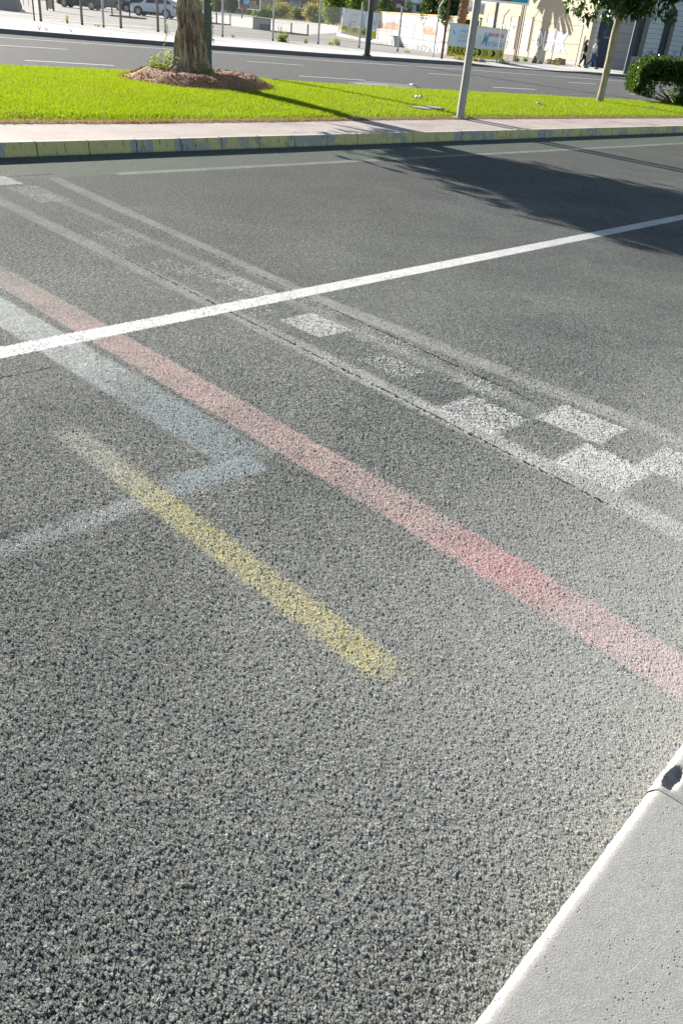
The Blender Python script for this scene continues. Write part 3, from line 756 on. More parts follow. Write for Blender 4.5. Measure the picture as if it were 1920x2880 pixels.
def old_tree():
    t = root('old_tree', (TREE1.x, TREE1.y, .27), 0, 'old tree with a thick furrowed twisted trunk on a soil mound in the lawn', 'tree')
    n = 220; m = 190; H_ = 4.2; V = []; F = []
    # silhouette rows: height, left, right in px of the photograph at the tree's depth
    prof = [(214, 447, 594), (205, 452, 592), (195, 470, 590), (185, 484, 589), (170, 489, 587), (150, 491, 586), (130, 494, 584), (110, 498, 582), (92, 502, 580), (75, 506, 577), (58, 505, 583), (40, 504, 579), (20, 505, 570), (0, 507, 568)]
    pl = Plane((TREE1.x, TREE1.y, .27), 0); rows = []
    for y, l, r in prof:
        a = pl.px(l, y); b = pl.px(r, y); rows.append(((a[1] + b[1]) / 2, (a[0] + b[0]) / 2, abs(b[0] - a[0]) / 2))
    rows.sort(); zs = [r[0] for r in rows]
    zt = zs[-1]
    for i in range(m + 1):
        z = -.15 + (H_ + .15) * i / m
        cx = float(np.interp(z, zs + [H_], [r[1] for r in rows] + [rows[-1][1] + .35])); hw = float(np.interp(z, zs + [H_], [r[2] for r in rows] + [.20]))
        tw = z * .5
        for k in range(n):
            a = 2 * math.pi * k / n
            aw = a + tw + .35 * mnoise.noise(Vector((math.cos(a) * 1.2, math.sin(a) * 1.2, z * 1.1)))
            f1 = mnoise.noise(Vector((math.cos(aw) * 3.2, math.sin(aw) * 3.2, z * .75)))
            f2 = mnoise.noise(Vector((math.cos(aw) * 9, math.sin(aw) * 9, z * 1.6 + 7)))
            f3 = mnoise.noise(Vector((math.cos(aw) * 24, math.sin(aw) * 24, z * 3.2 + 3)))
            rr = 1 + .13 * f1 - .12 * abs(f2) * 1.4 + .06 * f3
            ridge = -.05 * (1 - min(1, abs(mnoise.noise(Vector((math.cos(aw) * 6, math.sin(aw) * 6, z * .55 + 30)))) * 7))
            # burls and a hollow on the side facing the road
            for (za, aa, rad, amp) in ((1.05, -1.15, .13, -.20), (1.18, -.55, .16, .16), (.95, -.9, .12, .12), (1.45, -1.5, .12, -.10), (.75, -2.3, .14, .12), (1.1, -2.6, .13, .10)):
                dd = ((z - za) / rad) ** 2 + ((math.remainder(a - aa, 2 * math.pi)) / .33) ** 2
                rr += amp * math.exp(-dd)
            root_f = 1 + .34 * max(0, 1 - max(z, 0) / .35) * max(0, math.sin(3 * a + 1.1))
            r_ = hw * (rr + ridge) * root_f
            V.append((cx + r_ * math.cos(a), r_ * math.sin(a) - .16 * max(0, z), z))
    for i in range(m):
        for k in range(n):
            a = i * n + k; b = i * n + (k + 1) % n; F.append((a, b, b + n, a + n))
    trunk = MB().add(V, F).build('trunk', M_BARK, t, smooth=True)
    # limbs above the picture
    topx = rows[-1][1] + .35
    limbs = MB()
    tips = []
    for a, l, e in ((.3, 2.3, .7), (1.4, 2.0, .9), (2.6, 2.2, .6), (3.9, 2.0, .8), (5.0, 2.2, .7), (.9, 2.6, 1.2), (3.2, 2.4, 1.3)):
        P = [Vector((topx, -.6, H_ - .3))]
        for s_ in range(5):
            q = P[-1] + Vector((math.cos(a + random.uniform(-.3, .3)) * math.cos(e), math.sin(a + random.uniform(-.3, .3)) * math.cos(e), math.sin(e))) * l / 5
            P.append(q)
        limbs.tube(P, [.16, .12, .09, .07, .05, .02], 8); tips.append(P[-1])
    limbs.build('branches', M_BARK, t, smooth=True)
    c0 = clumps((-.7, -.8, 5.0), (1.7, 1.75, 2.35), 480, 80, .26); c0 = c0[c0[:, 2] > 2.3 + .3 * np.sin(c0[:, 0] * 4)]
    v, f = leaf_cloud(c0, 0, .19, .5, .9)
    npmesh('crown', v, f, M_OLIVE, t)
    # suckers at the foot
    sm = MB(); lp = []
    for i in range(46):
        side = i < 30
        bx = random.uniform(-.85, -.25) if side else random.uniform(.05, .42)
        b = Vector((bx, random.uniform(-.5, -.15), -.05)); h = random.uniform(.12, .42) if side else random.uniform(.1, .3)
        P = [b]
        for s_ in range(4): P.append(P[-1] + Vector((random.uniform(-.03, .05) + (.02 if side else 0), random.uniform(-.02, .02), h / 4)))
        if i == 30: sm.build('suckers', M_TWIG, t); sm = MB()
        sm.tube(P, [.006, .005, .004, .003, .002], 4)
        for q in P[1:]:
            for k in range(5): lp.append(q + Vector((random.uniform(-.04, .04), random.uniform(-.04, .04), random.uniform(-.03, .03))))
    sm.build('suckers', M_TWIG, t); sm = MB()
    for (x0, z0, z1) in ((.50, .5, 1.75), (.38, .4, .9), (.47, .3, 1.1), (-.42, .5, .9)):
        P = [Vector((x0 + .09 * mnoise.noise(Vector((x0 * 9, z_ * 3, 0))) + (z_ - z0) * .05, -.42, z_)) for z_ in np.linspace(z0, z1, 7)]
        if x0 < 0: sm.build('suckers', M_TWIG, t); sm = MB()
        sm.tube(P, [.006] * 7, 4)
        for q in P:
            for k in range(3): lp.append(q + Vector((random.uniform(-.05, .05), random.uniform(-.03, .03), random.uniform(-.07, .07))))
    sm.build('suckers', M_TWIG, t)
    v, f = leaf_cloud(np.array([tuple(q) for q in lp]), 0, .075, .33, -.8); npmesh('sucker_leaves', v, f, M_WEED, t)
old_tree()

def young_tree():
    t = root('street_tree', (TREE2.x, TREE2.y, .13), 0, 'young tree with a pale slender trunk and dark glossy crown on the lawn', 'tree')
    pl = Plane((TREE2.x, TREE2.y, .13), 0)
    pts = []; rd = []
    for y, l, r in ((292, 1674, 1697), (284, 1675, 1695), (240, 1686, 1705), (190, 1697, 1717), (140, 1708, 1729), (90, 1718, 1739), (50, 1729, 1746), (20, 1735, 1752)):
        a = pl.px(l, y); b = pl.px(r, y); pts.append(((a[0] + b[0]) / 2, 0, (a[1] + b[1]) / 2)); rd.append((b[0] - a[0]) / 2)
    tb = MB(); P = [Vector(pts[0])]; 
    zz = [p[2] for p in pts]
    for z in np.linspace(-.05, zz[-1] + .3, 30): P.append(Vector((float(np.interp(z, zz, [p[0] for p in pts])), .01 * math.sin(z * 5), z)))
    P = P[1:]; R_ = [float(np.interp(q.z, zz, rd)) * (1 + .05 * math.sin(q.z * 9)) for q in P]
    tb.tube(P, R_, 16, True, lambda i, k: 1 + .05 * mnoise.noise(Vector((k * .9, i * .5, 0))))
    tb.build('trunk', M_BARK2, t, smooth=True)
    top = P[-1]; br = MB()
    for a in range(9):
        an = a * .7; Q = [top + Vector((0, 0, -.35 + a * .03))]
        for s_ in range(4): Q.append(Q[-1] + Vector((math.cos(an) * .33, math.sin(an) * .33, .30 + random.uniform(-.1, .1))))
        br.tube(Q, [.04, .03, .022, .015, .008], 6)
    br.build('branches', M_BARK2, t, smooth=True)
    c_ = clumps((top.x + .1, 0, top.z + .98), (1.78, 1.6, 1.28), 480, 30, .16)
    pl2 = pl
    # hanging fringe seen in the picture
    fr_ = []
    for (x, y) in ((1592, 8), (1600, 22), (1610, 30), (1625, 38), (1640, 52), (1650, 58), (1662, 48), (1690, 52), (1700, 56), (1630, 28), (1735, 40), (1780, 38), (1790, 45), (1838, 50), (1850, 62), (1860, 58), (1845, 42), (1870, 22), (1885, 15), (1815, 20), (1760, 30), (1676, 36)):
        a = pl.px(x, y - 10); fr_.append((a[0], -random.uniform(0, .9), a[1]))
    fr_ = np.array(fr_); c2 = np.concatenate([q + RNG.normal(size=(14, 3)) * (.07, .1, .06) for q in fr_])
    C_ = np.concatenate([c_, c2]); C_ = C_[C_[:, 2] > 1.85]
    v, f = leaf_cloud(C_, 0, .155, .5, 1.3)
    npmesh('crown', v, f, M_LEAF, t)
young_tree()

def hedge():
    p = at(1850, 291, .17)
    t = root('hedge', (p.x, p.y, .15), 0, 'clipped dark green hedge block on the lawn beside the young tree', 'hedge')
    pl = Plane((p.x, p.y, .15), 0)
    xl = pl.px(1795, 220)[0]; zt = pl.px(1840, 162)[1]; x1 = xl + 3.6; zb = pl.px(1810, 272)[1]
    # leaves on the block surface and inside
    n = 26000; q = RNG.uniform(0, 1, (n, 3)); face = RNG.integers(0, 5, n)
    X = xl + q[:, 0] * (x1 - xl); Y = -.1 + q[:, 1] * 1.5; Z = zb + q[:, 2] * (zt - zb)
    off = np.abs(RNG.normal(size=n)) * .07
    Y = np.where((face == 0) | (face == 1), -.1 + off, Y); X = np.where(face == 2, xl + off, X); Z = np.where(face == 3, zt - off, Z)
    # round the corners, bumpy outline
    cz = np.clip((xl + .35 - X) / .35, 0, 1); Z = np.where(Z > zt - .35, Z - .30 * cz ** 2, Z); Z = np.where(Z < zb + .2, Z + .12 * cz, Z)
    lump = np.array([mnoise.noise(Vector((x * 3, y * 3, z * 3))) for x, y, z in zip(X, Y, Z)])
    Y -= lump * .12; X -= np.where(face == 2, lump * .1, 0); Z += np.where(face == 3, lump * .1, 0)
    # hollow near the bottom on the lit corner
    hol = (np.abs(X - (xl + .95)) < .42) & (Z < zb + .42 + .1 * lump)
    keep = ~(hol & (RNG.uniform(0, 1, n) < .93)) & (Z > 0.02)
    holY = (np.abs(X - (xl + .75)) < .35) & (np.abs(Z - (zb + .62)) < .18) & (Y < .35); keep &= ~(holY & (RNG.uniform(0, 1, n) < .75))
    P = np.stack([X, Y, Z], 1)[keep]
    # low mass right of the hollow reaches the ground
    m_ = 7000; e = np.stack([RNG.uniform(xl + 1.35, x1, m_), RNG.uniform(-.1, 1.3, m_), RNG.uniform(0, zb + .1, m_)], 1)
    top = np.stack([RNG.uniform(xl + .3, x1, 420), RNG.uniform(0, 1.2, 420), zt + np.abs(RNG.normal(size=420)) * .05], 1)
    v, f = leaf_cloud(np.stack([RNG.uniform(xl + .22, x1, 9000), RNG.uniform(.15, 1.2, 9000), RNG.uniform(zb + .55, zt - .12, 9000)], 1), 0, .16, .7, 0); npmesh('inner_foliage', v, f, M_LEAF, t)
    P = np.concatenate([P, e, top]); v, f = leaf_cloud(P, 0, .075, .62, 0)
    npmesh('foliage', v, f, M_HEDGE, t)
    br = MB()
    for i in range(14):
        bx = xl + random.uniform(.9, 1.5); Q = [Vector((xl + 1.45, random.uniform(.3, .8), -.02))]
        tgt = Vector((xl + random.uniform(.2, 1.6), random.uniform(0, .9), zb + random.uniform(.0, .3)))
        for k in range(1, 5): Q.append(Q[0].lerp(tgt, k / 4) + Vector((random.uniform(-.04, .04), 0, random.uniform(-.05, .03))))
        br.tube(Q, [.028, .022, .016, .011, .006], 5)
    br.build('branches', M_TWIG, t)
hedge()

def shrub(name, px, py, wpx, hpx, n, size, mats, label, cat, group=None, z=.12, deep=.6, stems=True):
    p = at(px, py, z); D = math.hypot(p.x, p.y); s_ = D / 2650; hz_ = hpx * D / 3100; wz_ = wpx * s_
    t = root(name, (p.x, p.y, z), 0, label, cat, group)
    C_ = clumps((0, 0, hz_ * .55), (wz_ / 2, wz_ / 2 * deep, hz_ * .5), max(6, n // 26), 26, size * 1.5)
    C_[:, 2] = np.maximum(C_[:, 2], .02)
    v, f = leaf_cloud(C_, 0, size, .55, 0); npmesh('foliage', v, f, mats, t)
    if stems:
        mb = MB()
        for i in range(7):
            b = Vector((random.uniform(-.1, .1) * wz_, 0, 0)); e = Vector((random.uniform(-.4, .4) * wz_, random.uniform(-.2, .2) * wz_, hz_ * random.uniform(.5, .8)))
            mb.tube([b, b.lerp(e, .5) + Vector((0, 0, .05 * hz_)), e], [.02 * hz_, .013 * hz_, .006 * hz_], 5)
        mb.build('stem', M_TWIG, t)
    return t

# ------------------------------------------------------------------ poles
def pole(name, px, py, z, wpx, h, mat, label, cat, bands=(), n=8, taper=.85, beside=None):
    p = at(px, py, z)
    if beside is not None:      # same sun line as another pole, shifted sideways
        sn = Vector((math.sin(SUN_AZ), -math.cos(SUN_AZ), 0)); r_ = ray(px, py); r_.z = 0; r_.normalize()
        k = (beside.dot(sn) + .28) / r_.dot(sn); p = Vector((r_.x * k, r_.y * k, z))
    D = math.hypot(p.x, p.y); w_ = wpx * D / 2650
    t = root(name, (p.x, p.y, z), 0, label, cat)
    MB().tube([(0, 0, -.02), (0, 0, h)], [w_ / 2, w_ / 2 * taper], n).build('pole_shaft', mat, t)
    for y in bands:
        zz = Plane((p.x, p.y, z), 0).px(px, y)[1]
        MB().tube([(0, 0, zz - .012), (0, 0, zz + .012)], [w_ / 2 * 1.03, w_ / 2 * 1.03], n).build('collar', mat, t)
    return t, p, D, w_
lp, p_, D_, w_ = pole('lamp_post', 1292, 333, .14, 23, 8.5, M_POLE, 'tall pale grey street pole rising from the lawn edge', 'pole', (148, 107), 8, .8)
POLE1 = p_.copy(); POLE1.z = 0
MB().tube([(0, 0, 0), (0, 0, .02)], [.15, .15], 20).build('base_plate', M_STRIP, lp)
MB().tube([(0, 0, 8.4), (-.2, .3, 8.8), (-1.0, 1.5, 9.0)], [.05, .045, .04], 8).build('arm', M_POLE, lp)
b = MB(); b.box(-1.25, -.85, 1.3, 1.95, 8.93, 9.05); b.build('lamp_head', M_DKGREY, lp)
l2, p_, D_, w_ = pole('lamp_post', 583, 199, .15, 27, 8.0, M_GPOST, 'dark green post standing right behind the old tree trunk', 'pole', (), 14, .35, POLE1)
print('green post', p_, TREE1, MC)
MB().tube([(0, 0, 8.0), (-.2, .3, 8.4), (-1.0, 1.5, 8.6)], [.05, .045, .04], 8).build('arm', M_GPOST, l2)
b = MB(); b.box(-1.25, -.85, 1.3, 1.95, 8.53, 8.65); b.build('lamp_head', M_DKGREY, l2)
l3, p_, D_, w_ = pole('lamp_post', 1031, 157, .15, 17, 9.0, M_DPOLE, 'dark blue grey lamp post on the far pavement in front of the torn banner', 'pole', (), 12, .6)
MB().tube([(0, 0, 0), (0, 0, .05)], [.22, .22], 12).build('base_plate', M_DPOLE, l3)
b = MB(); b.box(-.3, .3, -1.2, .1, 8.9, 9.05); b.build('lamp_head', M_DKGREY, l3)
l4, p_, D_, w_ = pole('lamp_post', 1756, 208, .15, 13, 9.0, M_DPOLE, 'slim post with one sunlit edge on the far pavement by the arched windows', 'pole', (), 12, .6)
b = MB(); b.box(-.3, .3, -1.2, .1, 8.9, 9.05); b.build('lamp_head', M_DKGREY, l4)

# ------------------------------------------------------------------ fence along the far pavement
GF = 'posts of the wire mesh fence'
fence_px = [(98, 58, 'dark'), (116, 60, 'dark'), (232, 71, 'dark'), (292, 78, 'light'), (341, 80, 'dark'), (445, 90, 'dark'), (466, 93, 'light'), (626, 104, 'light'), (767, 115, 'light'), (894, 124, 'light'), (1009, 134, 'light'), (1117, 145, 'light')]
lab = {0: 'thin rusty brown fence post, leftmost of the mesh fence', 1: 'thick dark fence post second from the left, beside a rusty one', 2: 'dark fence post in front of the black parked car', 3: 'pale fence post between two parked cars',
       4: 'dark fence post just left of the white parked car', 5: 'dark fence post in front of the white car rear door', 6: 'pale fence post in front of the white car rear wheel', 7: 'pale fence post just right of the old tree trunk',
       8: 'pale fence post beside the small framed board', 9: 'pale fence post left of the torn banner', 10: 'pale fence post crossing the middle of the torn banner', 11: 'pale fence post just right of the torn banner graffiti'}
FP = []
for i, (x, y, kind) in enumerate(fence_px):
    p = at(x, y, .12); D = math.hypot(p.x, p.y); FP.append(p); wv_ = (.055 if i == 0 else .10 if kind == 'dark' else .085)
    t = root('fence_post', (p.x, p.y, .12), math.radians(40), lab[i], 'fence post', GF)
    mat = M_POSTB if kind == 'dark' else M_STEEL
    if i == 0: mat = M_RUST
    b = MB(); b.box(-wv_ / 2, wv_ / 2, -wv_ / 2, wv_ / 2, .10, 2.4); b.build('post', mat, t)
    b = MB(); b.box(-wv_ / 2 - .002, wv_ / 2 + .002, -wv_ / 2 - .002, wv_ / 2 + .002, 0, .10); b.build('post_foot', M_RUST, t)
def mesh_panel(A, B, label, h=2.0, step=.055):
    d = B - A; Ln = d.length; an = math.atan2(d.y, d.x)
    t = root('mesh_panel', (A.x, A.y, .12), an, label, 'fence panel', 'welded mesh panels of the fence')
    b = MB(); n = int(Ln / step)
    for i in range(n): b.box(.06 + i * step, .06 + i * step + .009, -.0045, .0045, .06, h)
    b.build('vertical_wires', M_WIRE, t)
    b = MB()
    for z in (.08, .28, 1.0, 1.2, 1.95): b.box(.04, Ln - .04, -.009, -.004, z, z + .006)
    b.build('horizontal_wires', M_WIRE, t)
seg = [0, 2, 4, 5, 7, 8, 9, 10, 11]
for i, j, tx in ((1, 2, 'mesh panel in front of the board and black car wheels'), (2, 4, 'mesh panel in front of the dark parked cars'), (4, 5, 'mesh panel in front of the white parked car'), (5, 7, 'mesh panel partly hidden behind the old tree trunk'), (7, 8, 'mesh panel in front of the hoarding and framed board'), (8, 9, 'mesh panel behind the dry weeds'), (9, 10, 'mesh panel in front of the left half of the torn banner')):
    mesh_panel(FP[i], FP[j], tx)
L0_ = FP[0] - (FP[1] - FP[0]).normalized() * 9; L0_ = Vector((at(-160, 36, .12).x, at(-160, 36, .12).y, .12)); mesh_panel(L0_, FP[0], 'mesh panel at the far left corner of the photo')

# posts with angled tops in the right part
GA = 'fence posts with bent tops'
def bent(px, py, bx, by, tx, ty, label, mat=M_STEEL, w_=.075):
    p = at(px, py, .12); pl = Plane((p.x, p.y, .12), 0)
    a = pl.px(bx, by); e = pl.px(tx, ty)
    t = root('fence_post', (p.x, p.y, .12), 0, label, 'fence post', GA)
    MB().tube([(0, 0, 0), (0, 0, a[1])], [w_ / 2] * 2, 8).build('post', mat, t)
    MB().tube([(0, 0, a[1] - .01), (e[0], -.15, e[1])], [w_ / 2] * 2, 8).build('bent_top', mat, t)
    return p
B0 = bent(1217, 162, 1231, 18, 1246, 2, 'steel post with bent top left of the rusty post')
B1 = bent(1395, 176, 1415, 44, 1431, 27, 'steel post with bent top in front of the printed sign')
B2 = bent(1480, 172, 1499, 46, 1515, 28, 'steel post with bent top left of the big white graffiti')
B3 = bent(1546, 179, 1572, 55, 1588, 39, 'steel post with bent top crossing the big white graffiti')
def straight(px, py, h, label, mat, w_=.09, n=4, name='fence_post', cat='fence post'):
    p = at(px, py, .12); t = root(name, (p.x, p.y, .12), .5, label, cat)
    MB().tube([(0, 0, 0), (0, 0, h)], [w_ / 2 * (1.25 if n == 4 else 1)] * 2, n).build('post', mat, t)
    MB().tube([(0, 0, h), (0, 0, h + .01)], [w_ / 2 * (1.3 if n == 4 else 1.05)] * 2, n).build('cap', mat, t); return p
straight(1241, 166, 4.0, 'rusty brown post left of the printed sign', M_RUST, .12)
BE = straight(1616, 184, 2.6, 'last grey fence post beside the walking couple', M_STEEL, .08, 8)
straight(1507, 178, 2.1, 'thin rusty red rod standing left of the white graffiti', M_RUST, .035, 6, 'rod', 'rod')
straight(1627, 185, 1.9, 'short grey gate post closest to the woman in black', M_STEEL, .10, 4)
# strained wires between the bent posts, one object per wire
def wire(a, b, zA, zB, label, r=.012, sag=.04):
    P = [Vector((a.x, a.y, zA)).lerp(Vector((b.x, b.y, zB)), k / 8) - Vector((0, 0, sag * 4 * (k / 8) * (1 - k / 8))) for k in range(9)]
    tag(MB().tube(P, [r] * 9, 4).build('wire', M_WIRE), label, 'wire')
wire(B2, BE, 2.62, 2.62, 'upper strained wire across the cream facade'); wire(B2, BE, 1.45, 1.45, 'middle strained wire across the white graffiti'); wire(B2, B3, .35, .4, 'low strained wire near the rubble', .01)
wire(B3, BE, .5, .45, 'lowest strained wire beside the couple', .012)

# ------------------------------------------------------------------ printed sign on the fence
sa = at(1254, 158, .12); sb = at(1412, 172, .12)
sang = math.atan2(-2.0, 4.8)
SP = Plane((sa.x, sa.y, .12), math.radians(-8))
sg = root('banner_sign', (sa.x, sa.y, .12), SP.ang, 'white and yellow parking banner for a seafood festival, tied to the fence', 'sign')
TL, TR, BR, BL = SP.px(1267, 64), SP.px(1429, 84), SP.px(1412, 170), SP.px(1254, 157)
ML, MR = SP.px(1257, 128), SP.px(1417, 142)
def quad_on(pts, y, mat, name, par, th=.02): 
    b = MB(); b.poly([(x, y, z) for x, z in pts], th, (0, -1, 0)); return b.build(name, mat, par)
quad_on([TL, ML, MR, TR], -.0, M_PALEB, 'printed_panel', sg)
quad_on([ML, BL, BR, MR], -.001, M_YELP, 'yellow_band', sg)
def inset(p, q, e): return p
b = MB(); b.beam((TL[0], -.01, TL[1]), (TR[0], -.01, TR[1]), .05, .05); b.beam((TL[0], -.01, TL[1]), (ML[0], -.01, ML[1]), .04, .04); b.build('edge_trim', M_YELP, sg)
# white half
a1, a2, a3, a4 = SP.px(1342, 72), SP.px(1334, 136), SP.px(1416, 141), SP.px(1428, 85)
quad_on([a1, a2, a3, a4], -.006, M_WHITEP, 'white_field', sg, .003)
sl = math.atan2(TR[1] - TL[1], TR[0] - TL[0]); slb = math.atan2(BR[1] - BL[1], BR[0] - BL[0])
def T(body, x, y, hpx, wpx, mat, name='lettering', bold=0, shear=0, yoff=-.014, rot=None, par=sg, PL=SP):
    a = PL.px(x, y); b_ = PL.px(x, y - hpx); c_ = PL.px(x + wpx, y + wpx * .1)
    return text_mesh(body, b_[1] - a[1], mat, name, par, a[0], a[1], yoff, width=abs(c_[0] - a[0]), bold=bold, shear=shear, rotz=(sl if rot is None else rot))
T('PARKING', 1259, 151, 22, 78, M_BLKP, bold=.012, rot=slb * .9)
T('M', 1352, 127, 38, 20, M_BLUEP, bold=.01, shear=.5)
T('arisco', 1366, 128, 17, 47, M_BLUEP, bold=.0, shear=.25)
T('GRAN FIESTA DEL', 1375, 102, 10, 41, M_REDP, bold=.02)
T('MARISCO', 1291, 90, 8, 36, M_BLUEP, shear=.3)
for k_, (x, y, w_) in enumerate(((1287, 97, 33), (1291, 104, 26), (1284, 112, 32), (1286, 115, 30))):
    b = MB(); a, e = SP.px(x, y), SP.px(x + w_, y + w_ * .08); b.box(min(a[0], e[0]), max(a[0], e[0]), -.009, -.0065, a[1] - .02, a[1] + .015); b.build('faded_print_line', M_GREYP, sg)
def chev(x, y, w2, h2, solid):
    pts = []
    if solid: q = [(0, -h2), (.55 * w2, -h2), (w2, 0), (.5 * w2, h2), (-.15 * w2, h2), (.3 * w2, 0)]
    else: q = [(0, -h2), (.35 * w2, -h2), (w2, 0), (.2 * w2, h2), (-.15 * w2, h2), (.55 * w2, 0)]
    pts = [SP.px(x + a - b * .1, y + b + a * .1) for a, b in q]; quad_on(pts, -.008, M_BLKP, 'chevron', sg, .003)
for x, y in ((1342, 147), (1381, 150.5)):
    chev(x, y, 12, 9, True); chev(x + 15, y + 1.5, 7, 9, False); chev(x + 22.5, y + 2.2, 7, 9, False)
b = MB()
for q in (((1274, 80), (1277, 88), (1280, 96), (1279, 99), (1274, 90)), ): b.poly([(SP.px(*r)[0], -.012, SP.px(*r)[1]) for r in q], .002, (0, -1, 0))
b.build('fish_drawing', M_BLUEP, sg)
b = MB(); pp = [SP.px(x, y) for x, y in ((1330, 124), (1342, 112), (1349, 98), (1350, 125), (1334, 129), (1330, 124))]
for q, r in zip(pp[:-1], pp[1:]): b.beam((q[0], -.013, q[1]), (r[0], -.013, r[1]), .03, .004)
b.build('sail_drawing', M_GREYP, sg)

# ------------------------------------------------------------------ torn banner on the mesh, left of the dark lamp post
ba = at(960, 112, .12); BP = Plane((ba.x, ba.y, .12), math.radians(-14))
bn = root('torn_banner', (ba.x, ba.y, .12), BP.ang, 'wrinkled torn white and yellow banner hung on a wire frame behind the dark lamp post', 'banner')
def cloth(corners, nx, nz, name, mat, y0, amp, seed):
    V = []
    for i in range(nx + 1):
        for j in range(nz + 1):
            s_, q = i / nx, j / nz
            top = Vector(corners[0]).lerp(Vector(corners[1]), s_); bot = Vector(corners[3]).lerp(Vector(corners[2]), s_); p = bot.lerp(top, q)
            dy = amp * (mnoise.noise(Vector((s_ * 5 + seed, q * 1.2, 0))) + .4 * mnoise.noise(Vector((s_ * 14 + seed, q * 3 + s_ * 4, 0))))
            V.append((p.x + dy * .2, y0 + dy, p.y + (amp * .35 * mnoise.noise(Vector((s_ * 6, seed, 1))) if j in (0, nz) else 0)))
    F = [(i * (nz + 1) + j, (i + 1) * (nz + 1) + j, (i + 1) * (nz + 1) + j + 1, i * (nz + 1) + j + 1) for i in range(nx) for j in range(nz)]
    o = MB().add(V, F).build(name, mat, bn, smooth=True); md = o.modifiers.new('thick', 'SOLIDIFY'); md.thickness = .006; return o
def ban_mat():
    t = NT('banner_print'); p = t.pos()
    n = t.noise(t.vmath('MULTIPLY', p, (1, 1, .5)), 1.6, 3, .6); 
    col = t.mix(t.ss(n, .52, .62), (.78, .80, .82), (.36, .56, .76)); col = t.mix(t.ss(t.noise(p, 4, 2), .68, .72), col, (.5, .52, .6))
    t.bsdf(col, .5, .4); return t.m
M_BAN = ban_mat()
c_ = [BP.px(966, 22), BP.px(1066, 40), BP.px(1058, 90), BP.px(960, 68)]
cloth(c_, 60, 20, 'printed_cloth', M_BAN, 0, .16, 1)
c_ = [BP.px(960, 68), BP.px(1058, 89), BP.px(1056, 110), BP.px(958, 92)]
cloth(c_, 60, 8, 'yellow_cloth', M_YELP, .01, .12, 1)
def bquad(pts, mat, name): 
    b = MB(); b.poly([(BP.px(x, y)[0], -.24, BP.px(x, y)[1]) for x, y in pts], .003, (0, -1, 0)); b.build(name, mat, bn)
bquad([(962, 88), (1012, 98), (1050, 108), (1048, 113), (1000, 103), (960, 94)], M_WHITEP, 'white_strip')
for x, y in ((966, 78), (972, 79), (992, 83), (998, 84)):
    bquad([(x + 4, y - 6), (x + 7, y - 5.5), (x + 3, y + .5), (x + 7, y + 6), (x + 4, y + 6), (x, y)], M_BLKP, 'chevron')
for x, y in ((978, 80), (1004, 86)): bquad([(x + 4, y - 6), (x + 10, y - 5), (x + 6, y + 1), (x + 10, y + 6.5), (x + 5, y + 6), (x, y)], M_GREYP, 'chevron')
T('AR', 1019, 97, 17, 11, M_BLKP, bold=.02, rot=-.1, yoff=-.26, par=bn, PL=BP)
T('K?N', 1046, 90, 7, 14, M_BLKP, bold=.01, rot=-.1, yoff=-.26, par=bn, PL=BP) if False else None
T('MARISCO', 992, 43, 5, 18, M_BLUEP, rot=-.02, yoff=-.26, par=bn, PL=BP)
T('GRAN', 990, 63, 5, 12, M_REDP, rot=-.1, yoff=-.26, par=bn, PL=BP)
b = MB()
for (x0, y0, x1, y1) in ((959, 20, 950, 92), (965, 22, 956, 92), (1066, 38, 1060, 112)):
    a = BP.px(x0, y0); e = BP.px(x1, y1); b.beam((a[0], .2, a[1]), (e[0], .2, e[1]), .045, .045)
for k in range(12):
    a = BP.px(959 - k * .75, 22 + k * 5.5); e = BP.px(965 - k * .75, 23.5 + k * 5.5); b.beam((a[0], .2, a[1]), (e[0], .2, e[1]), .03, .03)
for y0 in (21, 92): a = BP.px(957, y0); e = BP.px(1064, y0 + 18); b.beam((a[0], .2, a[1]), (e[0], .2, e[1]), .04, .04)
b.build('wire_frame', M_STEEL, bn)

# ------------------------------------------------------------------ low graffiti wall, far wall
def wall_mat(name, c1, c2, stain, sc=1.0, top=None, topz=0):
    t = NT(name); p = t.pos(); n = t.noise(p, .9 * sc, 5, .7); n2 = t.noise(t.vmath('MULTIPLY', p, (1, 1, .4)), 2.6 * sc, 5, .75)
    col = t.mix(t.ss(n, .35, .7), c1, c2); col = t.mix(t.math('MULTIPLY', t.ss(n2, .56, .70), .7), col, stain)
    t.bsdf(col, .85, .25, t.bump(n2, .4, .05)); return t.m
M_LOWW = wall_mat('whitewashed_low_wall', (.46, .455, .45), (.56, .55, .54), (.34, .29, .24), 1.2)
M_FARW = wall_mat('peeling_far_wall', (.42, .39, .36), (.52, .49, .47), (.34, .22, .14), .5)
A = at(946, 101, .12); B = at(1262, 156, .12); LW = Plane((A.x, A.y, .12), math.atan2(B.y - A.y, B.x - A.x))
lw = root('low_wall', (A.x, A.y, .12), LW.ang, 'low white wall covered in black graffiti running towards the printed sign', 'wall')
LL = (B - A).length; b = MB(); b.box(0, LL, 0, .25, -.05, .62); b.build('wall_body', M_LOWW, lw)
b = MB(); b.box(-.01, LL + .01, -.02, .27, .62, .67); b.build('coping', simple('grey_coping', (.30, .27, .24), .8), lw)
def GT(body, x, y, hpx, wpx, mat, par, PL, bold=0, shear=0, yoff=-.012, rot=0, name='graffiti'):
    a = PL.px(x, y); b_ = PL.px(x + wpx, y + wpx * .145)
    hh_ = PL.px(x, y - hpx)[1] - a[1]
    return text_mesh(body, hh_, mat, name, par, a[0], a[1], yoff, width=abs(b_[0] - a[0]), bold=bold, shear=shear, rotz=rot)
GT('SQUAREK', 1044, 124, 15, 48, M_GRAF, lw, LW, .012, .1)
GT('NEED', 1123, 136, 15, 26, M_GRAF, lw, LW, .015, .1)
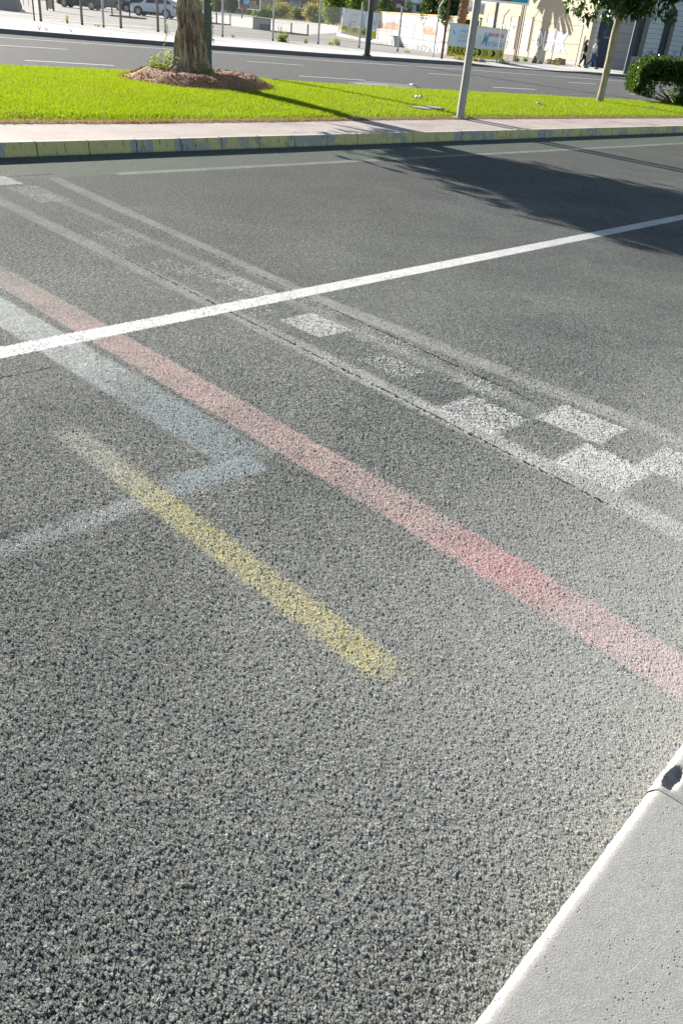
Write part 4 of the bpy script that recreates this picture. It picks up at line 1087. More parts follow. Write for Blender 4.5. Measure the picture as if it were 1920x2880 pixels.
GT('RiiZA', 1169, 144, 19, 46, M_GRAF, lw, LW, .03, 0); GT('US', 1225, 150, 18, 30, M_GRAF, lw, LW, .02, 0)
GT('A', 1158, 142, 16, 9, M_TEAL, lw, LW, .04, 0); GT('..', 1186, 128, 5, 12, M_TEAL, lw, LW, .05, 0)
b = MB(); a = LW.px(989, 104); b.box(a[0] - .5, a[0] + .5, -.012, 0, a[1] - .12, a[1] + .12); b.build('orange_patch', flat('orange_paint', (.75, .33, .04)), lw)
GT('/ l(', 1000, 109, 10, 20, M_GRAF, lw, LW, 0, 0)
# second low wall stub behind sign right part
# far wall
pA = at(880, 66, .12); FW = None
fA = Vector((-1.5, 235, .12)); fd = ray(1350, 50); 
tt = 172 / math.hypot(fd.x, fd.y); fB = Vector((fd.x * tt, fd.y * tt, .12))
FW = Plane((fA.x, fA.y, .12), math.atan2(fB.y - fA.y, fB.x - fA.x))
fw = root('far_wall', (fA.x, fA.y, .12), FW.ang, 'tall peeling white wall with an orange tile coping behind the vacant lot', 'wall')
FL = (fB - fA).length; b = MB(); b.box(-14, FL, 0, .4, -.1, 3.5); b.build('wall_body', M_FARW, fw)
b = MB(); b.box(-14, FL, -.15, .5, 3.5, 3.72); b.build('coping', simple('orange_tile', (.60, .30, .09), .8), fw)
def scribble(par, PL, x, y, hpx, wpx, mat, th):
    a = PL.px(x, y); e = PL.px(x + wpx, y); h = PL.px(x, y - hpx)[1] - a[1]; n = 14; b = MB(); q = None
    for i in range(n + 1):
        r_ = (a[0] + (e[0] - a[0]) * (i / n + random.uniform(-.03, .03)), -.03 - .001 * i, a[1] + h * (random.uniform(0, .35) if i % 2 else random.uniform(.6, 1)))
        if q and random.random() < .93: b.beam(q, r_, th, .01, (0, 1, 0))
        q = r_
    b.build('graffiti', mat, par)
for k in range(9):
    s0 = FW.px(1062 + k * 32, 60)[0]
    if s0 < FL - 3: scribble(fw, FW, 1066 + k * 30, 76 + k * 3.2, random.uniform(16, 28), 24, random.choice([M_GREYP, M_GRAFL, M_GREYP]), .10)
scribble(fw, FW, 1155, 76, 13, 34, M_GRAFP, .22)
b = MB(); 
for (x0, y0, x1, y1) in ((1062, 80, 1118, 92), (1190, 84, 1228, 102)):
    a = FW.px(x0, y0); e = FW.px(x1, y1); zz = max(a[1], e[1]); pts = [(a[0], -.02, 0.0)] + [(a[0] + (e[0] - a[0]) * k / 9, -.02, max(.3, (1.2 + .5 * random.random()))) for k in range(10)] + [(e[0], -.02, 0.0)]
    b.poly(pts)
b.build('bare_brick_patch', simple('bare_brick', (.30, .19, .13), .9, .2, 0, .3, 2), fw)
# thin twin posts in the lot
for (x, y, yt, tx) in ((1084, 106, 33, 'left twin rods of the inner fence'), (1100, 104, 42, 'short twin rods right of the torn banner'), (1160, 120, 40, 'tall twin rods in front of the pink graffiti'), (1186, 116, 48, 'twin rods in front of the bare brick patch')):
    p = at(x, y, .12); pl = Plane((p.x, p.y, .12), 0); h = pl.px(x + 6, yt)[1]
    t = root('twin_rod', (p.x, p.y, .12), 0, tx, 'rod', 'thin twin rods in the lot')
    for q in (-.09, .09): MB().tube([(q, 0, 0), (q, 0, h)], [.028] * 2, 5).build('rod', M_STEEL, t)

# ------------------------------------------------------------------ the cream building and its arched front
def block_mat(name, c1, c2, mortar, bw, bh, msize=.012, rough=.85, var=.5, stain=(.25, .22, .18), obj=True):
    t = NT(name); p = t.pos(obj=True)
    sx = t.n('ShaderNodeSeparateXYZ'); t.L(p, sx.inputs[0]); cx = t.n('ShaderNodeCombineXYZ'); t.L(sx.outputs[0], cx.inputs[0]); t.L(sx.outputs[2], cx.inputs[1])
    br = t.n('ShaderNodeTexBrick'); t.L(cx.outputs[0], br.inputs['Vector']); br.inputs['Scale'].default_value = 1; br.inputs['Brick Width'].default_value = bw; br.inputs['Row Height'].default_value = bh
    br.inputs['Mortar Size'].default_value = msize; br.inputs['Color1'].default_value = (*c1, 1); br.inputs['Color2'].default_value = (*c2, 1); br.inputs['Mortar'].default_value = (*mortar, 1); br.offset = .5
    n = t.noise(p, 1.2, 5, .7); n2 = t.noise(p, 30, 3, .7)
    col = t.mix(t.math('MULTIPLY', t.ss(n, .50, .75), var), br.outputs[0], stain)
    t.bsdf(col, rough, .25, t.bump(t.math('ADD', t.math('MULTIPLY', br.outputs[1], -.8), t.math('MULTIPLY', n2, .3)), .4, .02)); return t.m
M_CREAM = block_mat('cream_render', (.37, .33, .25), (.39, .35, .265), (.29, .26, .20), 3.5, .62, .012, .85, .35, (.30, .26, .20))
M_PLINTH = block_mat('pink_plinth', (.42, .34, .27), (.46, .37, .30), (.30, .25, .2), 3, .5, .01, .85, .5)
M_PINK = block_mat('pink_stucco', (.30, .27, .275), (.31, .28, .285), (.16, .14, .14), 30, .58, .014, .85, .2, (.24, .21, .2))
M_QUOIN = block_mat('quoin_stone', (.40, .46, .47), (.43, .49, .50), (.17, .18, .19), 30, .31, .014, .85, .35, (.30, .33, .34))
M_BLUEDOOR = simple('blue_metal_door', (.018, .036, .060), .5, .4, 0, .2, .8)
CN = at(1640, 186, .12)
FP2 = Plane((CN.x, CN.y, .12), math.radians(104 - 180))   # runs from far away towards the corner
cb = root('cream_building', (CN.x, CN.y, .12), math.radians(104 - 180), 'cream rendered old building with graffiti and blue grey arched front', 'building')
wl = FP2.px(1352, 90)[0]
b = MB(); b.box(wl, -.02, 0, .5, .42, 12); b.build('side_wall', M_CREAM, cb)
b = MB(); b.box(wl, -.02, -.06, .5, -.1, .42); b.build('plinth', M_PLINTH, cb)
def on_side(pts, y, mat, name, th=.02, par=cb): 
    b = MB(); b.poly([(FP2.px(*q)[0], y, FP2.px(*q)[1]) for q in pts], th, (0, -1, 0)); return b.build(name, mat, par)
M_FRAME = simple('brown_door_frame', (.38, .28, .17), .8); M_PANEL = simple('whitewashed_infill', (.50, .47, .39), .85)
for (x0, y0, x1, y1) in ((1373, 41, 1393, 110), (1439, 47, 1459, 112), (1475, 50, 1498, 112)):
    a = FP2.px(x0, y0); e = FP2.px(x1, y0); z1 = a[1]; z0 = z1 - 2.6 if x0 > 1400 else z1 - 2.9
    s0, s1 = min(a[0], e[0]), max(a[0], e[0])
    fo = MB(); fo.box(s0 - .1, s0, -.07, 0, z0, z1 + .1); fo.box(s1, s1 + .1, -.07, 0, z0, z1 + .1); fo.box(s0, s1, -.07, 0, z1, z1 + .1); f_ = fo.build('blocked_door', M_FRAME, cb)
    b = MB(); b.box(s0, s1, -.025, 0, z0, z1); b.build('infill', M_PANEL, f_)
GT('DUHK', 1498, 140, 59, 93, M_GRAFL, cb, FP2, .11, .0, -.02, name='graffiti_outline')
GT('DUHK', 1500, 139, 55, 90, M_GRAFW, cb, FP2, .03, .0, -.035, name='graffiti')
# left bubble graffiti
GT('nnm', 1362, 86, 24, 56, M_GRAF, cb, FP2, .03, .0, -.02, name='graffiti_outline'); GT('nnm', 1363, 86, 22, 54, M_GRAFW, cb, FP2, .015, .0, -.035, name='graffiti')
on_side([(1430, 62), (1444, 66), (1440, 90), (1436, 118), (1430, 119), (1426, 114), (1421, 118), (1424, 90)], -.03, M_GREYP, 'graffiti', .01)
GT('tws', 1437, 85, 18, 12, M_GRAF, cb, FP2, .0, .0, -.04); GT('/~', 1415, 162, 12, 16, M_GRAF, cb, FP2, .0, .0, -.08)
# front face
FR = Plane((CN.x, CN.y, .12), 0.0)
ff = bpy.data.objects.new('front', None)
bpy.data.objects.remove(ff)
IA = -math.radians(104 - 180)
def fpt(x, y_, z):     # front-face local -> building local
    c_, s_ = math.cos(IA), math.sin(IA); return (x * c_ - y_ * s_, x * s_ + y_ * c_, z)
class FMB(MB):
    def build(s, name, mat, parent=None, **k):
        o = MB.build(s, name, mat, parent or cb, **k); o.rotation_euler = (0, 0, IA); return o
def rc(x0, y0, x1, y1):
    a = FR.px(x0, y0); e = FR.px(x1, y1); return a, e
def zf(x, y): return FR.px(x, y)[1]
b = FMB(); b.box(0, 40, .35, .6, -.1, 12); b.build('front_wall', M_PINK)
def sx(x, y): return FR.px(x, y)[0]
dl, dr = sx(1677, 113), sx(1727, 55); dtop = zf(1722, 47)
def quoins(s0, s1, z0, z1, name='quoins', y0=.10): 
    b = FMB(); b.box(s0, s1, y0, .35, z0, z1); b.build(name, M_QUOIN)
def pil(s0, s1, y0=.15, z1=12): b = FMB(); b.box(s0, s1, y0, .35, -.1, z1); b.build('pilaster', M_PINK)
pil(0, dl - .52, .05); quoins(dl - .52, dl, -.05, 12)
def arch(s0, s1, zb_, zt_, y, mat, name, depth=.02, par=None):
    r = (s1 - s0) / 2; c0 = (s0 + s1) / 2; pts = [(s0, y, zb_), (s1, y, zb_)] + [(c0 + r * math.cos(k * math.pi / 14), y, zt_ - r + r * math.sin(k * math.pi / 14)) for k in range(15)]
    b = FMB(); b.poly(pts, depth, (0, -1, 0)); return b.build(name, mat, par)
d_ = arch(dl, dr, -.05, dtop, .30, M_BLUEDOOR, 'door'); 
b = MB(); b.box((dl + dr) / 2 - .006, (dl + dr) / 2 + .006, .285, .30, 0, dtop - .4); b.build('door_gap', M_BLKP, d_)
tz = zf(1702, 108); text_mesh('YO SOY', .13, M_GREYP, 'lettering', d_, sx(1697, 110), tz, .285, width=.42)
text_mesh('K', .22, M_TEAL, 'lettering', d_, sx(1699, 95), tz + .25, .285)
b = FMB(); b.poly([(dl, .10, dtop - .35), (dl, .10, 12), (dr, .10, 12), (dr, .10, dtop - .35)] + [((dl + dr) / 2 + (dr - dl) / 2 * math.cos(k * math.pi / 12), .10, dtop - (dr - dl) / 2 + (dr - dl) / 2 * math.sin(k * math.pi / 12)) for k in range(13)], .2, (0, -1, 0)); b.build('door_head', M_QUOIN)
q1 = sx(1751, 80); quoins(dr, q1 - .55 if q1 - .55 > dr + .2 else dr + .35, -.05, 12)
a0 = dr + .40; c1 = sx(1777, 95); pil(a0, c1, .08)
w0 = sx(1794, 40); quoins(c1, w0, -.05, 12)
w1 = sx(1816, 55); w1b = sx(1832, 43)
wt = zf(1815, 14) + .5
M_DKWINDOW = simple('dark_window_metal', (.035, .045, .055), .5, .4, 0, .2, 1)  # dark blue grey metal colour of the windows and frames
win = arch(w0, w1b, .95, wt, .32, M_DKWINDOW, 'window')
b = MB(); b.box(w1, w1b, .05, .32, .95, wt - .5); b.build('window_jamb', simple('grey_jamb', (.15, .145, .14), .8), win)
b = FMB(); b.box(w0, w1b, .0, .30, -.05, .95); b.build('window_sill', M_PINK)
c2 = sx(1877, 31); quoins(w1b, c2, -.05, 12, 'pier', .02)
x2 = sx(1906, 40); wt2 = zf(1895, 22)
w2 = arch(c2, x2, .95, wt2, .32, M_DKWINDOW, 'window')
b = MB(); b.box((c2 + x2) / 2 + .15, x2, .1, .32, .95, wt2 - .5); b.build('window_jamb', bpy.data.materials['grey_jamb'], w2)
b = FMB(); b.box(c2, x2, .0, .30, -.05, .95); b.build('window_sill', M_PINK)
b = FMB(); r = (x2 - c2) / 2; b.poly([(c2, .03, wt2 - r), (c2, .03, 12), (x2, .03, 12), (x2, .03, wt2 - r)] + [((c2 + x2) / 2 + r * math.cos(k * math.pi / 12), .03, wt2 - r + r * math.sin(k * math.pi / 12)) for k in range(13)], .2, (0, -1, 0)); b.build('window_head', M_QUOIN)
r = (w1b - w0) / 2; b = FMB(); b.poly([(w0, .03, wt - r), (w0, .03, 12), (w1b, .03, 12), (w1b, .03, wt - r)] + [((w0 + w1b) / 2 + r * math.cos(k * math.pi / 12), .03, wt - r + r * math.sin(k * math.pi / 12)) for k in range(13)], .2, (0, -1, 0)); b.build('window_head', M_QUOIN)
quoins(x2, x2 + .9, -.05, 12, 'pier', .05); b = FMB(); b.box(x2 + .9, x2 + 1.0, .12, .35, -.05, 12); b.build('downpipe', M_POSTB); quoins(x2 + 1.0, x2 + 1.7, -.05, 12, 'pier', .02)
w3 = arch(x2 + 1.7, x2 + 3.0, .95, wt2, .32, M_DKWINDOW, 'window'); pil(x2 + 3.0, 40, .05)
for (x, y, wd_) in ((1818, 150, 16), (1826, 158, 18), (1890, 153, 10)):
    a = FR.px(x, y); text_mesh('~wvM', .28, M_GRAF, 'graffiti', win, a[0], a[1], .005, width=wd_ / 45)

# ------------------------------------------------------------------ hoarding whose lower edge shows at the top
p = at(1452, 174, .12); HP = Plane((p.x, p.y, .12), math.radians(-5))
hb = root('billboard', (p.x, p.y, .12), HP.ang, 'tall billboard on brown posts, only its white framed teal lower edge in view', 'billboard')
e0 = HP.px(1345, -6); e1 = HP.px(1486, 16); e1b = HP.px(1486, 10)
b = MB(); b.box(e0[0], e1[0], -.1, 0, e1[1], e1[1] + 3.2); b.build('frame', M_WHITEP, hb)
b = MB(); b.box(HP.px(1436, 5)[0], e1[0] - .1, -.115, -.1, e1[1] + .12, e1[1] + 3.1); b.build('teal_print', M_TEAL, hb)
b = MB(); b.box(e0[0] + .1, HP.px(1436, 5)[0], -.115, -.1, e1[1] + .12, e1[1] + 3.1); b.build('brown_print', simple('brown_print', (.12, .07, .05), .5), hb)
for x, w_ in ((1442, .06), (1446.5, .09), (1452, .05)):
    s_ = HP.px(x, 172)[0]; b = MB(); b.box(s_ - w_ / 2, s_ + w_ / 2, .02, .02 + w_, 0, e1[1] + 2); b.build('post', M_POSTB, hb)
s_ = HP.px(1388, 80)[0]; b = MB(); b.box(s_ - .1, s_ + .1, .02, .2, 0, e1[1] + 2); b.build('post', M_POSTB, hb)

# ------------------------------------------------------------------ brick buildings, advert board, framed board
M_BRICKO = block_mat('orange_brick', (.44, .25, .18), (.48, .29, .21), (.40, .30, .24), 2.0, .6, .05, .9, .5, (.36, .24, .18))
M_BROWNB = simple('brown_facade', (.21, .135, .115), .85, .3, 0, .15, .2)
M_WHITEB = simple('white_facade', (.48, .53, .56), .85, .3, 0, .1, .2)
def far_frame(px, D, rz, name, label, cat):
    r = ray(px, 40); k = D / math.hypot(r.x, r.y); P = (r.x * k, r.y * k, .12); return Plane(P, rz), root(name, P, rz, label, cat)
bp, br_ = far_frame(830, 262, math.radians(-8), 'brick_building', 'orange brick workshop building with shutters and a painted notice behind the bushes', 'building')
def bx(PL, x0, x1, z0, z1, y0, y1, name, mat, par):
    s0 = PL.px(x0, 40)[0]; s1 = PL.px(x1, 40)[0]; b = MB(); b.box(min(s0, s1), max(s0, s1), y0, y1, z0, z1); return b.build(name, mat, par)
bx(bp, 728, 905, -.1, 8, 0, 6, 'wall', M_BRICKO, br_)
def win_px(PL, x0, y0, x1, y1, name, mat, par, yo=-.1, frame=None):
    a = PL.px(x0, y0); e = PL.px(x1, y1); b = MB(); b.box(a[0], e[0], yo, 0, e[1], a[1]); o = b.build(name, mat, par)
    if frame:
        f = MB(); f.box(a[0], e[0], yo - .06, yo - .01, a[1] - .12, a[1]); f.box(a[0], e[0], yo - .06, yo - .01, e[1], e[1] + .12); f.box(a[0], a[0] + .12, yo - .06, yo - .01, e[1], a[1]); f.box(e[0] - .12, e[0], yo - .06, yo - .01, e[1], a[1]); f.build('frame', frame, o)
    return o
M_SHUT = simple('pale_shutter', (.58, .54, .50), .7, .3, 0, .1, 1)
win_px(bp, 786, 3, 808, 24, 'shutter_door', M_SHUT, br_, -.1, M_DKWINDOW)
nb = win_px(bp, 816, -8, 846, 26, 'notice', simple('grey_notice', (.55, .53, .52), .8), br_, -.15)
win_px(bp, 851, 7, 866, 28, 'window', M_PALEB, br_, -.1, M_DKWINDOW)
win_px(bp, 879, 8, 900, 30, 'blue_gate', simple('blue_gate_paint', (.03, .16, .26), .6), br_, -.1, M_DKWINDOW)
win_px(bp, 751, 8, 764, 20, 'window', simple('pale_glass', (.5, .5, .45), .4), br_, -.1, M_PANEL)
bx(bp, 873, 877, 0, 8, -.3, 0, 'downpipe', M_PANEL, br_)
def TB(body, x, y, hpx, wpx, PL, par, mat, yo): 
    a = PL.px(x, y); h = PL.px(x, y - hpx)[1] - a[1]; w_ = abs(PL.px(x + wpx, y)[0] - a[0]); text_mesh(body, h, mat, 'lettering', par, a[0], a[1] , yo, width=w_, bold=.01)
TB('VALENCIA', 817.5, 2.5, 5, 27, bp, nb, M_BLKP, -.17); TB('FRENTE BIOPARC', 817.5, 9.5, 4.5, 27, bp, nb, M_BLKP, -.17); win_px(bp, 818, 12, 843, 15, 'faded_lettering_line', M_GREYP, nb, -.17)
p2, b2 = far_frame(960, 300, math.radians(-6), 'apartment_block', 'dark brown apartment block with a pale balcony behind the far wall', 'building')
bx(p2, 896, 1205, -.1, 16, 0, 8, 'wall', M_BROWNB, b2)
win_px(p2, 1083, -6, 1102, 5, 'awning', M_PALEB, b2, -1.0); win_px(p2, 1113, 8, 1128, 24, 'window', M_GREYP, b2, -.1, M_DKWINDOW)
win_px(p2, 1140, -8, 1180, 38, 'white_bay', M_WHITEB, b2, -1.5); win_px(p2, 1160, -8, 1200, 12, 'balcony', M_PALEB, b2, -3.0); win_px(p2, 1172, 13, 1186, 34, 'window', M_DKWINDOW, b2, -1.6)
win_px(p2, 1120, -8, 1150, 3, 'window', M_DKWINDOW, b2, -.2, M_PANEL); bx(p2, 1073, 1074.5, 0, 14, -.3, 0, 'downpipe', M_POSTB, b2)
# cooking shed with a pale roof behind the palm
p3, b3 = far_frame(1325, 110, 0, 'shed', 'small dark shed with a pale sloping roof behind the palm trunk', 'shed')
bx(p3, 1303, 1350, -.1, 2.6, 0, 4, 'wall', simple('dark_shed_wall', (.03, .025, .025), .9), b3)
b = MB(); a = p3.px(1304, 10); e = p3.px(1350, 32); b.poly([(a[0], -1.2, a[1] - .5), (e[0] + 1, -1.2, a[1] - .9), (e[0] + 1, 3, a[1] + .3), (a[0], 3, a[1] + .5)], .12); b.build('roof', M_PANEL, b3)
# advert board of the dinosaur show
p4, b4 = far_frame(700, 150, math.radians(-4), 'advert_board', 'dark blue advert board with white frame and yellow 100 above the bushes', 'billboard')
a = p4.px(672, -22); e = p4.px(732, 30); b = MB(); b.box(a[0], e[0], -.1, .1, e[1], a[1]); b.build('frame', M_WHITEP, b4)
b = MB(); b.box(a[0] + .14, e[0] - .14, -.12, -.1, e[1] + .14, a[1] - .14); pb = b.build('poster', simple('navy_print', (.015, .03, .07), .4), b4)
def quad4(pts, mat, name, y=-.135): 
    b = MB(); b.poly([(p4.px(*q)[0], y, p4.px(*q)[1]) for q in pts], .01, (0, -1, 0)); b.build(name, mat, b4)
quad4([(686, -10), (700, -10), (704, 8), (694, 14), (685, 9)], M_BLUEP, 'blue_picture'); quad4([(677, 12), (700, 17), (696, 26), (676, 24)], simple('brown_red_print', (.22, .08, .05), .5), 'brown_picture')
TB('100', 708, 11, 9, 13, p4, b4, flat('yellow_letter', (.80, .55, .03)), -.14); TB('DINOSAURIOS', 700, 16, 4.5, 28, p4, b4, bpy.data.materials['yellow_letter'], -.14)
TB('EXPO AL AIRE LIBRE', 703, 21, 3.2, 24, p4, b4, M_WHITEP, -.14); quad4([(698, 23.5), (728, 26), (728, 29), (698, 26.5)], M_WHITEP, 'white_band')
for x in (680, 724): s_ = p4.px(x, 30)[0]; b = MB(); b.box(s_ - .08, s_ + .08, .1, .26, 0, e[1] + .3); b.build('post', M_POSTB, b4)
# framed board fixed behind the mesh
p = at(744, 85, .12); p5 = Plane((p.x, p.y, .12), math.radians(-4))
b5 = root('framed_board', (p.x, p.y, .12), p5.ang, 'small framed grey board with scribbled lettering behind the mesh fence', 'board')
a = p5.px(712, 48); e = p5.px(761, 85); z0 = 0; b = MB()
z1 = p5.px(712, 48)[1]; x0, x1 = a[0], e[0]
for q in ((x0, x0 + .05, 0, z1), (x1 - .05, x1, 0, z1), (x0, x1, 0, .05), (x0, x1, z1 - .05, z1)): b.box(q[0], q[1], -.02 - .001 * q[0] % .01, .03, q[2], q[3])
b.build('frame', M_DKGREY, b5)
b = MB(); b.box(x0 + .05, x1 - .05, 0, .02, .05, z1 - .05); b.build('back_panel', simple('beige_panel', (.42, .40, .36), .8), b5)
xm = p5.px(730, 66)[0]; b = MB(); b.box(xm, x1 - .06, -.012, 0, .06, z1 * .52); pn = b.build('grey_panel', simple('grey_panel', (.16, .15, .17), .7), b5)
text_mesh('LUCA', z1 * .3, M_BLKP, 'lettering', pn, xm + .15, z1 * .16, -.02, width=(x1 - xm) * .7)

# low tree pits with two small posts each
GP = 'kerbed planting pits in the parking lot'
for (x0, y0, x1, y1, tx, hh_) in ((308, 45, 372, 52, 'kerbed planting pit with two short posts in front of the white car', 1.0), (808, 96, 868, 101, 'kerbed planting pit with two short posts right of the dry weeds', .8), (600, 68, 650, 72, 'kerbed planting pit with one visible post right of the old trunk', .9)):
    A = at(x0, y0, .12); B = at(x1, y1, .12); d = B - A; an = math.atan2(d.y, d.x); Ln = d.length
    t = root('planting_pit', (A.x, A.y, .12), an, tx, 'planting pit', GP)
    b = MB(); b.box(0, Ln, 0, .12, -.02, .1); b.box(0, Ln, 2.2, 2.32, -.02, .1); b.box(0, .12, .12, 2.2, -.02, .1); b.box(Ln - .12, Ln, .12, 2.2, -.02, .1); b.build('stone_rim', simple('tan_rim', (.30, .22, .16), .8) if 'tan_rim' not in bpy.data.materials else bpy.data.materials['tan_rim'], t)
    b = MB(); b.box(.12, Ln - .12, .12, 2.2, -.02, .02); b.build('soil', M_SOIL, t)
    for s_ in (Ln * .15, Ln * .92): b = MB(); b.box(s_ - .04, s_ + .04, -.1, -.02, 0, hh_); b.build('post', M_DKGREY, t)

# ------------------------------------------------------------------ background vegetation
shrub('bush', 600, 32, 60, 40, 2600, .45, M_DARKG, 'dark green bush right of the trunk, left of the advert board', 'bush', None, .12)
shrub('bush', 655, 37, 62, 48, 3000, .5, M_DARKG, 'large dark bush directly left of the advert board', 'bush')
shrub('bush', 575, 30, 40, 34, 1500, .45, M_BUSH, 'bright green bush touching the old trunk edge', 'bush')
shrub('bush', 745, 49, 70, 24, 2200, .4, M_BUSH, 'low bright green bush under the advert board', 'bush')
shrub('bush', 700, 42, 60, 14, 1500, .35, M_BUSHY, 'yellowish low scrub left of the framed board', 'bush')
shrub('bush', 790, 52, 46, 36, 2200, .4, M_BUSHY, 'olive coloured tall weeds in front of the shutter door', 'bush')
shrub('bush', 830, 55, 52, 26, 2200, .4, M_BUSH, 'rounded green bush below the painted notice', 'bush')
shrub('bush', 880, 62, 46, 42, 2600, .42, M_BUSHY, 'tall yellow green bush in front of the blue gate', 'bush')
shrub('bush', 905, 66, 40, 22, 1500, .4, M_DARKG, 'dark low bush beside the tall yellow green bush', 'bush')
def far_tree(px, py, D, wpx, zc, hz_, n, size, mat, label, trunk=True):
    r = ray(px, py); k = D / math.hypot(r.x, r.y); s_ = D / 2650
    t = root('tree', (r.x * k, r.y * k, .12), 0, label, 'tree')
    C_ = clumps((0, 0, zc), (wpx * s_ / 2, wpx * s_ / 2 * .7, hz_ / 2), n // 30, 30, size * 1.2)
    v, f = leaf_cloud(C_[C_[:, 2] > .1], 0, size, .6, 0); npmesh('crown', v, f, mat, t)
    MB().tube([(0, 0, 0), (.1, 0, zc * .6), (.0, 0, zc)], [.3, .22, .1], 8).build('trunk', M_BARK3, t)
far_tree(938, 50, 200, 62, 4.0, 8.0, 5200, .5, M_BUSH, 'bushy light green tree left of the torn banner')
far_tree(1000, 10, 250, 50, 6.0, 6.0, 2600, .5, M_BUSH, 'light green tree rising behind the torn banner')
far_tree(1225, 20, 205, 70, 7.0, 9.0, 7000, .6, M_DARKG, 'dense dark tree behind the far wall, left of the bent post')
far_tree(1275, 20, 190, 60, 6.2, 7.5, 6000, .6, M_DARKG, 'dense dark tree behind the far wall, beside the palm trunk')
far_tree(1085, 15, 262, 40, 5.0, 7.0, 1800, .45, M_DARKG, 'thin dark tree in front of the brown apartment block')
far_tree(1150, 20, 258, 26, 4.0, 6.0, 1200, .4, M_DARKG, 'small dark tree in front of the pale balcony')
# palm
r = ray(1290, 90); k = 84 / math.hypot(r.x, r.y); pt = root('palm_tree', (r.x * k, r.y * k, .12), 0, 'palm with a shaggy brown trunk behind the printed sign', 'palm')
b = MB(); P = [(0 + .03 * z, 0, z) for z in np.linspace(0, 7, 36)]
b.tube(P, [.36 + .05 * (i % 2) for i in range(36)], 12, True, lambda i, k: 1 + .12 * math.sin(i * 2.4 + k * 1.7)); b.build('trunk', simple('palm_bark', (.25, .15, .10), .9, .2, 0, .4, 4, .6, 8), pt, smooth=False)
Pts = np.array([(.03 * z + .38 * math.cos(a), .38 * math.sin(a), z) for z, a in zip(RNG.uniform(0, 7, 700), RNG.uniform(0, 6.28, 700))])
v, f = leaf_cloud(Pts, 0, .2, .4, -.5); npmesh('bark_husks', v, f, simple('palm_husk', (.34, .22, .14), .9, .2, 0, .3, 5), pt)
fr_ = MB()
for a in np.linspace(0, 6.0, 16):
    Q = [Vector((.21 + .9 * s_ * math.cos(a), .9 * s_ * math.sin(a), 7 + .8 * s_ - .28 * s_ * s_)) for s_ in np.linspace(0, 3, 8)]
    for q, q2 in zip(Q[:-1], Q[1:]):
        sd = Vector((-math.sin(a), math.cos(a), -.3)) * .35
        fr_.add([q, q2, q2 + sd, q + sd], [(0, 1, 2, 3)]); sd = Vector((math.sin(a), -math.cos(a), -.3)) * .35; fr_.add([q, q2, q2 + sd, q + sd], [(0, 1, 2, 3)])
fr_.build('fronds', M_DARKG, pt)

# weeds along the fence
def weed(px, py, wpx, hpx, mat, label, n=160, leaf=.09, z=.12, stemn=9):
    p = at(px, py, z); D = math.hypot(p.x, p.y); h = hpx * D / 3100; w_ = wpx * D / 2650
    t = root('weed', (p.x, p.y, z), 0, label, 'weed'); mb = MB(); lp = []
    for i in range(stemn):
        a = random.uniform(0, 6.28); P = [Vector((random.uniform(-.3, .3) * w_, 0, 0))]; hh_ = h * random.uniform(.5, 1.05)
        for s_ in range(4): P.append(P[-1] + Vector((math.cos(a) * w_ * .10 + random.uniform(-.02, .02), math.sin(a) * w_ * .05, hh_ / 4)))
        mb.tube(P, [.012, .010, .008, .006, .003], 4)
        for q in P[1:]:
            for k in range(max(1, n // (stemn * 4))): lp.append(q + Vector(RNG.normal(size=3) * (w_ * .08 + .02)))
    mb.build('stem', M_TWIG if mat != M_WEED else M_WEED, t)
    v, f = leaf_cloud(np.array([tuple(q) for q in lp]), 0, leaf, .4, 0); npmesh('leaves', v, f, mat, t)
weed(800, 119, 46, 26, M_WEED, 'green and reddish weed clump at the fence foot near the framed board', 420, .13)
weed(787, 117, 22, 48, M_TWIG, 'tall bare dry weed beside the green clump at the fence foot', 40, .05, .12, 7)
weed(860, 122, 14, 14, M_BUSHY, 'small dry tuft between two fence posts', 90)
weed(947, 127, 14, 18, M_WEED, 'leafy green weed in front of the torn banner', 110, .16)
weed(930, 126, 18, 10, M_BUSHY, 'dry brown tuft left of the leafy green weed', 110)
weed(190, 66, 8, 22, M_BUSHY, 'yellow grassy weed at the fence foot near the black car', 60)
weed(275, 75, 14, 6, M_BUSHY, 'low dry tuft at the fence foot left of the pale post', 60)
weed(112, 84, 5, 16, M_TWIG, 'thin dead stalk at the far kerb edge', 10, .04, .15, 3)
weed(131, 86, 6, 18, M_TWIG, 'second thin dead stalk at the far kerb edge', 10, .04, .15, 3)
weed(200, 91, 7, 12, M_TWIG, 'short dead stalk further right at the far kerb edge', 10, .04, .15, 3)
weed(655, 105, 8, 8, M_WEED, 'tiny green weed right of the old trunk', 40)
weed(1143, 147, 18, 6, M_BUSHY, 'yellow green tuft in front of the word on the low wall', 90)
weed(1290, 169, 30, 10, M_BUSHY, 'yellow weeds under the printed sign left corner', 260)
weed(1337, 174, 18, 12, M_BUSHY, 'brown dry weeds under the printed sign centre', 160)
weed(1410, 178, 34, 8, M_BUSHY, 'yellow grass under the printed sign right corner', 220)
weed(1452, 173, 14, 14, M_WEED, 'leafy weed at the foot of the billboard posts', 120, .14)
weed(1476, 173, 12, 14, M_WEED, 'leafy weed at the foot of the bent post by the facade', 120, .14)
weed(1560, 183, 24, 6, M_BUSHY, 'yellow grass at the rubble foot', 120)
weed(1288, 140, 16, 62, M_WEED, 'tall green climbing plant behind the left edge of the printed sign', 420, .16, .12, 8)
